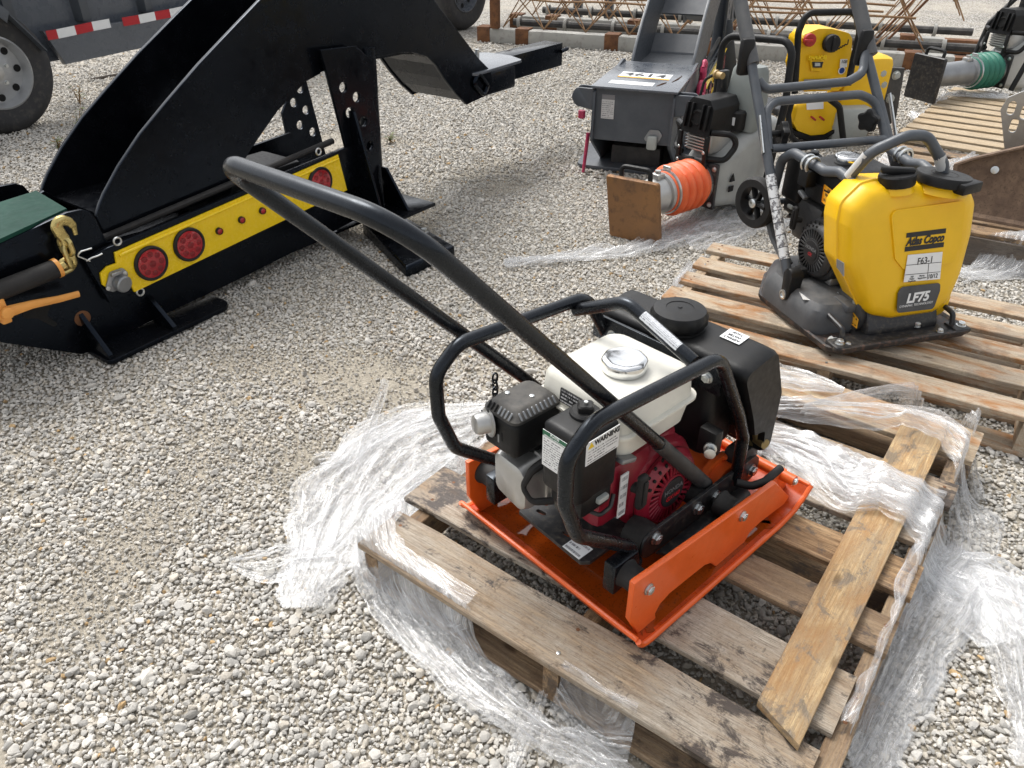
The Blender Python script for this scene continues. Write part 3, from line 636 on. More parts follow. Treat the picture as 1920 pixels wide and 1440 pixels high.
    for f in np.linspace(-.75,.75,7):
        dirv=k*math.cos(f)+wv*math.sin(f); rows.append([c0+dirv*.0142,c0+d*L+dirv*.0142])
    me.loft(rows,caps=False,closed=False); me.done('spec_label','sheet_spec',la)
    # ---- handle
    def H(x,y,X): return FM.at(x,y,X=X)
    hp=[H(1322,908,.142),H(1290,880,.142),H(1240,836,.141),H(790,444,.130),H(440,318,-.205),H(975,703,-.205),np.array([-.205,-.03,.20])]
    hp[4]=np.array([-.215,-.738,.946]); hp[3]=np.array([.132,-.684,.940])
    m=MB(); m.tube(hp,.0135,fl=[0,0,0,.085,.05,0,0],seg=18,n=10); hd=m.done('handle','black_paint',T)
    m=MB(); m.tube([hp[0],hp[0]+(hp[2]-hp[0])*1.05],[.0175,.017,.0155],seg=16); m.done('handle_sleeve','black_dusty',hd)
    # chain dangling from the far handle leg
    c=np.array(H(928,706,-.20)); ch=None
    for i in range(4):
        p=c+np.array([0,0,-.004-.017*i]); a=np.array([1,0,0]) if i%2 else np.array([0,1,0]); ring=[p+a*.0065*math.cos(t_)+np.array([0,0,1])*.0125*math.sin(t_) for t_ in np.linspace(0,2*math.pi,13)[:-1]]
        m=MB(); m.tube(ring,.0024,seg=6,closed=True); m.done('chain_link','black_paint',hd)
    # ---- water tank
    YZ=[(.150,.245),(.128,.30),(.052,.448),(.175,.462),(.238,.325),(.238,.170),(.205,.170),(.198,.235)]
    def ring(x,s): 
        cy,cz=.155,.34; return [np.array([x,cy+(p[0]-cy)*s,cz+(p[1]-cz)*s]) for p in fillet(YZ,[.01,.03,.018,.025,.03,.012,.008,.02],4,True)]
    m=MB(); m.loft([ring(-.205,.93),ring(-.196,.985),ring(-.17,1.0),ring(.15,1.0),ring(.178,.985),ring(.188,.93)]); wt=m.done('water_tank','black_plastic',T,40)
    m=MB(); m.box2((-.16,.055,.195),(.125,.17,.43),b=.025,seg=3); m.done('tank_sump','black_plastic',wt)
    wc=np.array([-.020,.112,.455]); m=MB()
    m.lathe([(.060,0),(.060,.004),(.052,.006)],wc,(0,0,1),36); m.lathe([(.058,.007),(.061,.012),(.061,.030),(.056,.039),(.040,.042),(.030,.043),(.029,.0415),(.005,.0425)],wc,(0,0,1),72,wob=lambda f,z:1+(.055*(abs(math.cos(f*math.pi*12))-.6) if .010<z<.033 else 0)); cap=m.done('tank_cap','black_plastic',wt,40)
    m=MB(); m.lathe([(.006,0),(.004,.0025)],wc+np.array([0,0,.042]),(0,0,1),12); m.done('cap_vent','black_plastic',cap)
    def Wt(x,y): return FM.at(x,y,Z=.4605)
    lab=sticker('tank_label','white_print',wt,[(.122,.168,.4625),(.074,.168,.4625),(.074,.130,.4585),(.122,.130,.4585)])
    for i,s in enumerate(('ASPHALT','WATER','TANK')): text(s,.0092,(.098,.138+.0112*i,.4610+.0011*i),(-1,0,0),(0,-1,-.1),'ink',lab,bold=.0002)
    m=MB(); m.box2((-.195,.036,.385),(.150,.044,.445),b=.002); br=m.done('tank_bracket','black_paint',T)
    for x,z in ((-.137,.408),(.118,.418)):
        m=MB(); m.bolt((x,.036,z),(0,-1,0),.0105,.010); m.done('bolt','zinc',br)
    m=MB(); m.box2((.12,.03,.235),(.165,.06,.30),b=.006); m.done('tank_lug','black_plastic',wt)
    m=MB(); m.lathe([(.014,0),(.014,.006),(.010,.007),(.010,.020),(.012,.021),(.012,.026),(.007,.027)],(.155,.03,.262),(.5,-.8,.1),16); m.done('drain_plug','zinc',wt)
    m=MB(); m.tube([(.10,.215,.185),(.155,.215,.195),(.19,.205,.20)],.012,seg=10); m.box((.165,.21,.215),(.012,.03,.06),b=.003,rot=Matrix.Rotation(R(25),3,'X')); m.lathe([(.016,0),(.016,.02)],(.14,.215,.185),(1,.1,.1),6); m.done('tap_valve','brass',wt)
    m=MB(); m.tube([(.178,.125,.128),(.205,.15,.118),(.215,.19,.115),(.22,.245,.128)],.0095,fl=.03,seg=12); m.done('drain_hose','rubber',T)
    # ---- engine
    q,ac,tk=engine(T,-.005,-.075,.182,'red_shroud','cream','black_plastic',2)
    # labels
    x=.1152; y0,y1=-.328,-.233
    s=sticker('warning_label','sheet_warning',ac,[(x,y0+.006,.382),(x,y1,.382),(x,y1,.4335),(x,y0+.006,.4335)])
    text('WARNING',.0150,(x+.0014,(y0+y1)/2+.013,.4240),(0,1,0),(0,0,1),'ink',s,bold=.0006,sx=.92)
    m=MB(); m.prism([(y0+.010,.418),(y0+.026,.418),(y0+.018,.431)],(x+.0012,0,0),(0,1,0),(0,0,1),.0004); m.done('hazard_triangle','yellow_print',s)
    y=-.3352
    s=sticker('instruction_label','sheet_instr',ac,[(.021,y,.340),(.083,y,.340),(.083,y,.422),(.021,y,.422)])
    text('PLATES',.007,(.052,y-.0013,.4178),(1,0,0),(0,0,1),'white_print',s,bold=.0002); text('OPERATING INSTRUCTIONS',.0045,(.052,y-.0013,.4112),(1,0,0),(0,0,1),'white_print',s,bold=.0001,sx=.95)
    x=.1205; s=sticker('serial_label','sheet_small',T,[(x-.007,-.213,.188),(x-.007,-.191,.188),(x-.007,-.191,.298),(x-.007,-.213,.298)],.003)
    tx=-.007-.005; sticker('fuel_label','sheet_yellowhead',tk,[q(-.085,-.125,.2755),q(-.045,-.128,.2755),q(-.045,-.098,.2785),q(-.085,-.095,.2785)])
    sticker('tank_notice','sheet_dark',tk,[q(-.035,-.1535,.222),q(.02,-.1535,.222),q(.02,-.1505,.252),q(-.035,-.1505,.252)],.003)
    return T
sheet('sheet_spec',rows=6,top=.98,cols=14)
# the label wrapped on the arch has no UVs of its own: drive its print from object space
t=NT('sheet_spec'); v=t.co(); s_=t.n('SeparateXYZ',{0:v}); a_=t.math('MULTIPLY',s_.outputs[0],330.); b_=t.math('MULTIPLY',s_.outputs[1],420.)
nn=t.noise(t.n('CombineXYZ',{0:a_,1:t.math('FLOOR',b_),2:0.}).outputs[0],2.3,2,.8); rowm=t.math('GREATER_THAN',t.math('FRACT',b_),.42)
t.pbsdf(Base_Color=t.mix(t.math('MULTIPLY',t.math('MULTIPLY',t.math('GREATER_THAN',nn,.48),rowm),.8),(.74,.76,.78),(.06,.06,.08)),Roughness=.4)
MAIN=build_main()
# dirty water standing in the pan
def puddle():
    pts=[]; g=random.Random(3)
    base=fillet([(-.258,-.278),(.258,-.278),(.258,.20),(-.258,.20)],.03,8,True)
    for i,p in enumerate(base): pts.append((p[0]+.008*math.sin(i*1.7)+g.uniform(-.004,.004),p[1]+.007*math.cos(i*2.3)))
    me=bpy.data.meshes.new('puddle'); W=[FM.w((p[0],p[1],.0133)) for p in pts]; W2=[FM.w((p[0],p[1],.0118)) for p in pts]; n=len(W); c=FM.o
    me.from_pydata([tuple(p-c) for p in W]+[tuple(p-c) for p in W2],[],[tuple(range(n))]+[(i,(i+1)%n,n+(i+1)%n,n+i)[::-1] for i in range(n)]); o=mesh_obj('puddle',me,'dirty_water'); o.location=tuple(c)
    return tag(o,'shallow rusty puddle standing in the orange base plate','puddle')
puddle()
# ================================================================= gooseneck attachments
_o=gz(172,650,.03); FB=Frame((_o[0],_o[1],0),54)
def BY(pts,Y): return [tuple(FB.at(x,y,Y=Y)[[0,2]]) for x,y in pts]
YF,YB=.035,.405
SIDE=BY([(-150,535),(-150,560),(-30,636),(0,641),(150,663),(176,656),(270,606),(450,521),(600,446),(690,398),(680,345),(667,278),(300,425),(200,452),(186,430),(178,410),(166,396),(150,392),(122,398),(0,455)],0.0)
BOOM=BY([(178,405),(184,384),(192,364),(220,311),(260,251),(310,190),(370,120),(440,46),(484,0),(570,-88),(650,-130),(740,-110),(800,-20),(820,12),(858,60),(896,110),(918,132),(925,172),(873,196),(853,176),(833,150),(815,122),(798,106),(771,98),(745,99),(719,104),(681,110),(662,115),(602,134),(573,150),(520,205),(480,262),(440,325),(430,360),(198,446)],YF)
def goose(T,pm,lamp,bar=True):
    for y in (0,YB+YF):
        plate('side_plate',pm,T,[SIDE],(0,y,0),(1,0,0),(0,0,1),.016,.002)
    for y in (YF,YB): plate('boom_plate',pm,T,[BOOM],(0,y,0),(1,0,0),(0,0,1),.018,.003)
    # webs between the two boom plates
    off_=1
    def web(pts,name='boom_web'):
        m=MB(); a=[np.array([p[0],YF+.008,p[1]]) for p in pts]; b=[np.array([p[0],YB-.008,p[1]]) for p in pts]
        for i in range(len(pts)-1):
            d=np.array([pts[i+1][0]-pts[i][0],0,pts[i+1][1]-pts[i][1]]); n=np.cross(d,(0,1,0)); n/=np.linalg.norm(n); n=n*.01
            m.hexa([a[i],a[i+1],b[i+1],b[i],a[i]+n,a[i+1]+n,b[i+1]+n,b[i]+n])
        m.done(name,pm,T)
    ins=lambda p,c,f:(p[0]+(c[0]-p[0])*f,p[1]+(c[1]-p[1])*f)
    c0=(2.1,.72)
    web([ins(p,c0,.10) for p in BOOM[18:27]]); web([ins(p,(1.3,.8),.02) for p in BOOM[28:31]]); web([ins(p,(.6,.4),.06) for p in BOOM[31:34]])
    web([(.20,.425),(.78,.425)],'floor_web')
    # base deck and bottom
    m=MB(); m.box2((-.45,.01,.26),(1.40,YB+YF-.01,.275)); m.done('deck',pm,T)
    m=MB(); m.box2((.1,.01,.06),(1.36,YB+YF-.01,.072)); m.done('bottom_plate',pm,T)
    m=MB(); m.box2((.62,.10,.278),(1.12,.36,.40),b=.03); m.done('battery_box','black_plastic',T)
    # tongue with receiver tube
    tx=FB.at(905,130,Y=YF)[0]; tz=FB.at(905,150,Y=YF)[2]
    m=MB(); m.box2((tx-.12,YF,tz-.09),(tx+.30,YB,tz+.035),b=.02); m.done('tongue_box',pm,T)
    m=MB(); m.prism(fillet([(tx-.10,YF-.03),(tx+.34,YF-.01),(tx+.40,.15),(tx+.40,.30),(tx+.34,YB+.01),(tx-.10,YB+.02)],.03,4,True),(0,0,tz+.036),(1,0,0),(0,1,0),.014,b=.002); m.done('coupler_plate',lamp[0],T)  # lighter grey puts reflected light into the plate's colour
    p0,p1=tx+.28,tx+.94; h=.066; m=MB()
    for a,b in (((p0,.15,tz-.085),(p1,.15+.012,tz+.045)),((p0,.15+2*h-.012,tz-.085),(p1,.15+2*h,tz+.045)),((p0,.162,tz+.033),(p1,.15+2*h-.012,tz+.045)),((p0,.162,tz-.085),(p1,.15+2*h-.012,tz-.073))): m.box2(a,b,b=.002)
    m.bm.verts.ensure_lookup_table(); m.done('receiver_tube',pm,T)
    m=MB(); m.tube([(p1-.03,.14,tz+.0),(p1+.03,.13,tz+.01),(p1+.07,.18,tz-.01),(p1+.03,.24,tz-.03)],.012,fl=.03,seg=8); m.done('safety_loop',pm,T)
    m=MB(); m.tube([(tx+.14,.18,tz+.04),(tx+.14,.18,tz+.115)],.012,seg=10); m.tube([(tx+.14,.18,tz+.08),(tx+.08,.17,tz+.075),(tx-.02,.12,tz+.055),(tx-.08,.18,tz+.055)],.008,fl=.03,seg=8); m.done('latch_pin','zinc',T)
    m=MB(); m.tube([(tx-.10,YF-.018,tz+.0),(tx-.06,YF-.018,tz+.05),(tx+.02,YF-.018,tz-.03),(tx-.02,YF-.018,tz-.07)],.011,fl=.02,seg=8,closed=True); m.done('lift_loop',pm,T)
    # perforated stands
    st=BY([(590,92),(655,84),(688,112),(690,190),(703,238),(700,330),(712,392),(668,392),(640,280),(602,134)],.015)
    hs=[circ(FB.at(x,y,Y=.015)[[0,2]],.021,18) for x,y in ((633,162),(658,180),(645,209),(671,226),(683,271))]
    plate('perforated_stand',pm,T,[st]+hs,(0,-.012,0),(1,0,0),(0,0,1),.016,.002)
    st2=BY([(528,212),(545,165),(572,148),(608,275),(545,290)],.53); st2=[(x,z) for x,z in st2]+[]; st2[-1]=(st2[-1][0],st2[-1][1]-.05); st2[-2]=(st2[-2][0],st2[-2][1]-.05)
    hs=[circ(FB.at(x,y,Y=.53)[[0,2]],.021,18) for x,y in ((561,166),(549,192),(572,206),(561,234),(585,247))]
    plate('perforated_stand',pm,T,[st2]+hs,(0,.53,0),(1,0,0),(0,0,1),.016,.002)
    m=MB(); m.tube([(1.47,.05,.12),(1.50,.05,.80)],.045,seg=16); m.done('jack_tube',pm,T)
    m=MB(); m.box2((1.25,-.20,.105),(1.62,.10,.122),b=.004); m.done('stand_base',pm,T)
    for x0,y0,z1 in ((1.30,-.16,.58),(1.46,-.17,.30)):
        m=MB(); m.prism([(0,.123),(-.15,.123),(-.03,z1),(0,z1)],(x0,-.02,0),(0,1,0),(0,0,1),.014,b=.001); m.done('gusset',pm,T)
    # feet
    f1=[FB.at(x,y,Z=.03)[:2] for x,y in ((172,650),(355,546),(402,560),(413,572),(408,584),(205,692),(190,689))]
    f1=[tuple(p) for p in f1]; m=MB(); m.prism(fillet([(-.02,.0),(.50,.0),(.50,-.125),(-.02,-.145)],[0,0,.05,.02],4,True),(0,0,.012),(1,0,0),(0,1,0),.018,b=.003); m.done('foot_plate',pm,T)
    for x,h in ((-.012,.17),(.235,.14)):
        m=MB(); m.prism([(0,.03),(-.128,.03),(-.128,.045),(0,h)],(x,-.008,0),(0,1,0),(0,0,1),.016,b=.001); m.done('gusset',pm,T)
    m=MB(); m.hexa([(1.10,-.48,.0),(1.40,-.50,.0),(1.54,.0,.0),(1.34,.02,.0),(1.10,-.48,.055),(1.40,-.50,.055),(1.54,.0,.07),(1.34,.02,.07)],b=.014,seg=3); m.done('foot_plate',pm,T)
    m=MB(); m.lathe([(.022,0),(.022,.006),(.014,.007),(.014,.022)],(1.42,-.30,.058),(0,0,1),6); m.done('bolt','zinc',T)
    m=MB(); m.lathe([(.035,0),(.035,.10)],(1.33,-.21,.075),(0,1,0),16); m.done('pivot_pin',pm,T)
    if bar:
        yb=-.040
        def Q(x,y): return FB.at(x,y,Y=yb)
        bk=[tuple(Q(*p)[[0,2]]) for p in ((160,490),(192,469),(640,281),(668,271),(681,346),(206,568))]
        plate('bar_backing','black_gloss',T,[bk],(0,yb+.012,0),(1,0,0),(0,0,1),.022,.002)
        m=MB(); a,b=Q(165,484),Q(640,279); m.tube([a+np.array([0,.05,.02]),b+np.array([0,.05,.025])],.013,seg=10); m.done('bar_hose','rubber',T)
        yl=[tuple(Q(*p)[[0,2]]) for p in ((186,512),(199,499),(216,493),(213,473),(632,290),(649,356),(250,547),(243,533),(205,543),(190,533))]
        pn=plate('light_panel','yellow_gloss',T,[yl],(0,yb-.003,0),(1,0,0),(0,0,1),.010,.002)
        m=MB(); a,b=Q(221,478),Q(632,297); m.tube([a+np.array([0,-.009,0]),b+np.array([0,-.009,0])],.006,seg=8); m.done('panel_ridge','yellow_gloss',pn)
        def lampf(px,py,r,big=True):
            c=Q(px,py)+np.array([0,-.007,0]); m=MB(); m.lathe([(r,0),(r,.010),(r*.93,.014),(r*.84,.012),(r*.82,.006)],c,(0,-1,0),36); L=m.done('marker_lamp' if not big else 'tail_lamp','rubber',T)
            m=MB(); m.lathe([(r*.83,.004),(r*.82,.011),(r*.6,.0135),(r*.2,.0145),(.001,.0147)],c,(0,-1,0),32); m.done('lens','lens_red',L)
            if big:
                for k in range(8):
                    a=k*math.pi/4; m=MB(); m.lathe([(r*.17,0),(r*.17,.0012),(r*.11,.0018)],c+np.array([.55*r*math.cos(a),-.0128,.55*r*math.sin(a)]),(0,-1,0),14); m.done('diode','lens_dark',L)
                m=MB(); m.lathe([(r*.2,0),(r*.2,.001),(r*.1,.002)],c+np.array([0,-.0143,0]),(0,-1,0),14); m.done('diode','lens_dark',L)
        lampf(280,492,.063); lampf(351,457,.063); lampf(597,340,.063)
        for p in ((407,432),(449,411),(488,394)): lampf(*p,.0135,False)
        c=Q(213,524)+np.array([0,-.010,0]); m=MB(); m.prism(fillet([(-.045,-.02),(-.012,.035),(.035,.035),(.048,.012),(.03,-.03),(-.02,-.035)],.012,3,True),c,(1,0,0),(0,0,1),.006,b=.001); s=m.done('trailer_socket','steel_grey',T)
        m=MB(); m.lathe([(.030,0),(.030,.022),(.026,.026)],c+np.array([.012,-.004,-.012]),(.15,-1,-.15),20); m.box(c+np.array([.004,-.016,.028]),(.04,.014,.012),b=.003); m.done('socket_cover','steel_grey',s)
        for dx,dz in ((-.034,-.016),(.036,.014)): m=MB(); m.bolt(c+np.array([dx,-.006,dz]),(0,-1,0),.006,.004); m.done('screw','zinc',s)
        for px,py in ((219,452),(262,547),(596,284)):
            cc=Q(px,py)+np.array([0,-.004,0]); ring=[cc+np.array([.013*math.cos(a),0,.013*math.sin(a)]) for a in np.linspace(0,2*math.pi,17)[:-1]]; m=MB(); m.tube(ring,.0035,seg=6,closed=True); m.done('eyelet','zinc',T)
        for P in (((165,488),(150,482),(140,478),(148,470),(168,464)),((158,488),(168,482),(180,478),(188,474))):
            m=MB(); m.tube([Q(*p)+np.array([0,-.012,0]) for p in P],.0028,fl=.01,seg=6); m.done('hairpin','zinc',T)
    return T
T=fthing('gooseneck_attachment','glossy black steel gooseneck attachment with yellow tail-light bar','attachment',FB)
goose(T,'black_gloss',('grey_light_and_sheen',))
gp=[FB.at(x,y,Z=.487)[:2] for x,y in ((-40,475),(0,456),(127,397),(70,363),(0,386),(-70,412))]
m=MB(); m.prism([tuple(p) for p in gp],(0,0,.487),(1,0,0),(0,1,0),.012,b=.002); m.done('lid','green_sheen',T,label='lid of the black attachment with a green reflection put into its colour')
lg=BY([(66,366),(80,357),(96,364),(108,384),(100,400),(66,390)],.33); plate('lug','black_gloss',T,[lg],(0,.33,0),(1,0,0),(0,0,1),.02,.002)
c=FB.at(155,597,Y=-.009); m=MB(); m.lathe([(.028,0),(.026,.003)],c,(0,-1,0),20); m.done('rust_plug','rust',T)
c=FB.at(70,580,Y=-.009); m=MB(); m.prism(fillet([(-.055,-.01),(-.02,.035),(.045,.035),(.05,.0),(.02,-.03),(.045,-.075),(.03,-.08),(-.01,-.03)],.012,3,True),c+np.array([0,.0005,0]),(1,0,0),(0,0,1),.001); m.done('keyhole','dark_void',T)
# load binder hooked over the side
T=thing('load_binder','black-sleeved load binder with orange lever and gold grab hook on the black attachment','load binder',FB.o,FB.deg)
def HB(x,y,Y=-.05): return FB.at(x,y,Y=Y)
m=MB(); m.tube([HB(-60,568),HB(106,503)],.030,seg=20); m.done('sleeve','rubber',T)
m=MB(); m.tube([HB(103,504),HB(110,501)],.032,seg=20); m.done('collar','binder_orange',T)
m=MB(); a=HB(114,500); m.tube([a,HB(121,496)],.016,seg=10); m.done('eye_shank','gold_chromate',T)
def chain_link(T,c,L,W,r,ax1,ax2,mat,name='chain_link'):
    ax1=np.array(ax1,float);ax1/=np.linalg.norm(ax1);ax2=np.array(ax2,float);ax2/=np.linalg.norm(ax2)
    pts=[np.array(c)+ax1*(math.copysign(max(0,L-W),math.sin(a))+W*math.sin(a))+ax2*W*math.cos(a) for a in np.linspace(0,2*math.pi,21)[:-1]]
    m=MB(); m.tube(pts,r,seg=8,closed=True); return m.done(name,mat,T)
link_=chain_link
link_(T,HB(125,497),.026,.020,.008,(1,0,.2),(0,0,1),'gold_chromate')
link_(T,HB(130,479),.036,.018,.0085,(0,.1,1),(1,.8,0),'gold_chromate')
link_(T,HB(124,462),.028,.017,.0085,(0,.1,1),(.6,-1,0),'gold_chromate')
hk=[HB(124,462),HB(122,448),HB(113,438),HB(106,426),HB(108,416),HB(118,413),HB(130,416),HB(138,424),HB(142,440)]
m=MB(); m.tube(hk,[.014,.017,.019,.019,.018,.017,.015,.013,.007],fl=.012,seg=10,flat=.6,n=3); m.done('grab_hook','gold_chromate',T)
lv=[HB(-60,607,-.07),HB(10,586,-.07),HB(60,571,-.07),HB(110,561,-.07),HB(148,551,-.07)]
m=MB(); m.tube(lv,[.022,.020,.014,.012,.011],seg=10,flat=.6); m.done('lever','binder_orange',T)
m=MB(); m.lathe([(.018,0),(.018,.012),(.014,.014)],HB(12,586,-.082),(0,-1,0),16); m.done('pivot','binder_orange',T)
m=MB(); m.box(HB(0,575,-.06),(.03,.03,.11),b=.006); m.done('yoke','binder_orange',T)
# ---- the grey one behind, seen from its front end
_g=gz(1268,174,.48); GD=70.0; _r=np.array([[math.cos(R(GD)),-math.sin(R(GD))],[math.sin(R(GD)),math.cos(R(GD))]])
_p=_r@np.array([-.60,0.]); FG=Frame((_g[0]-_p[0],_g[1]-_p[1],0),GD)
T=fthing('gooseneck_attachment','slate grey steel gooseneck attachment carrying a white 4614 number sheet','attachment',FG)
goose(T,'grey_paint',('grey_light_and_sheen',))
W=YB+YF
m=MB(); m.prism([(-.62,-.012),(.11,-.012),(.11,W+.012),(-.62,W+.012)],(0,0,.475),(1,0,0),(0,1,0),.012,b=.002); lid=m.done('lid','grey_light_and_sheen',T)  # lid's lighter grey stands in for the sky it reflects
m=MB(); m.box2((-.585,.01,.20),(-.57,W-.01,.474)); m.done('front_plate','grey_paint',T)
for y in (-.002,W-.012): m=MB(); m.prism(fillet([(-.62,.20),(-.60,.472),(.0,.472),(.0,.03),(-.36,.03)],[.03,.04,0,0,0],4,True),(0,y+.014,0),(1,0,0),(0,0,1),.014,b=.002); m.done('cheek_plate','grey_paint',T)
for s,y in ((-1,0),(1,W)):
    for x in (-.60,-.53):
        m=MB(); m.prism(fillet([(0,.355),(s*.10,.375),(s*.125,.42),(s*.10,.468),(0,.468)][::s],[0,.03,.03,.03,0] if s>0 else [0,.03,.03,.03,0],4,True),(x,y,0),(0,1,0),(0,0,1),.016,b=.003); m.done('lug','grey_paint',T)
m=MB(); m.prism(fillet([(-.52,-.20),(.2,-.16),(.2,W+.16),(-.52,W+.10)],.05,4,True),(0,0,.01),(1,0,0),(0,1,0),.02,b=.003); m.done('skid_plate','grey_paint',T)
m=MB(); m.box2((-.42,.08,.03),(-.30,W-.08,.13),b=.004); m.done('tunnel','black_dusty',T)
s=sticker('name_plate','sheet_plate',T,[(-.586,W-.045,.315),(-.586,W-.115,.315),(-.586,W-.115,.44),(-.586,W-.045,.44)])
c=np.array([-.588,.10,.245]); m=MB(); m.prism(fillet([(-.05,-.02),(-.02,.035),(.03,.035),(.05,.01),(.03,-.035),(-.02,-.035)],.012,3,True),c,(0,-1,0),(0,0,1),.006); so=m.done('trailer_socket','steel_grey',T)
m=MB(); m.box(c+np.array([-.022,.0,-.03]),(.03,.055,.075),b=.012); m.done('socket_cover','light_grey',so)
n_=sticker('number_sheet','white_print',lid,[(-.36,W-.07,.4872),(-.36,.085,.4872),(-.21,.085,.4872),(-.21,W-.07,.4872)])
sticker('number_sheet_stripe','orange_print',n_,[(-.36,W-.07,.4886),(-.36,.085,.4886),(-.335,.085,.4886),(-.335,W-.07,.4886)])
text('4614',.115,(-.275,W/2+.012,.4890),(0,-1,0),(1,0,0),'ink',n_,bold=.002,sx=1.05)
sticker('paper_label','white_print',lid,[(-.53,W-.06,.4872),(-.53,.14,.4872),(-.45,.14,.4872),(-.45,W-.06,.4872)])
for a,b in (((-.40,.06),(-.22,.035)),((-.52,.12),(-.42,.085))):
    m=MB(); m.tube([(a[0],a[1],.488),((a[0]+b[0])/2,a[1]-.02,.4885),(b[0],b[1],.488)],[.002,.006,.003],seg=6,flat=.3); m.done('rust_streak','rust',lid)
T=thing('load_binder','pink chain and hook hung beside the slate grey attachment','load binder',FG.o,FG.deg)
def lk(c,L,W_,r,a1,a2): link_(T,c,L,W_,r,a1,a2,'pink')
lk((.06,-.045,.44),.05,.024,.013,(0,0,1),(1,.5,0)); lk((.03,-.05,.37),.045,.024,.013,(0,0,1),(1,-.6,0)); lk((.0,-.05,.31),.045,.024,.013,(.2,0,1),(.5,1,0)); lk((-.03,-.05,.25),.045,.024,.013,(0,0,1),(1,-.3,0))
m=MB(); m.tube([(.05,-.045,.46),(.06,-.05,.51),(.02,-.05,.53),(-.01,-.05,.50)],[.018,.017,.014,.009],fl=.02,seg=10); m.done('grab_hook','pink',T)
T=thing('binder_handle','pink binder lever standing against the left corner of the grey attachment','binder lever',FG.o,FG.deg)
m=MB(); m.tube([(-.55,W+.03,.22),(-.60,W+.035,.012)],[.022,.017],seg=8,flat=.5); m.done('lever','pink',T)
m=MB(); m.tube([(-.56,W+.07,.34),(-.56,W+.07,.30)],.02,seg=10); m.done('hook_end','pink',T)
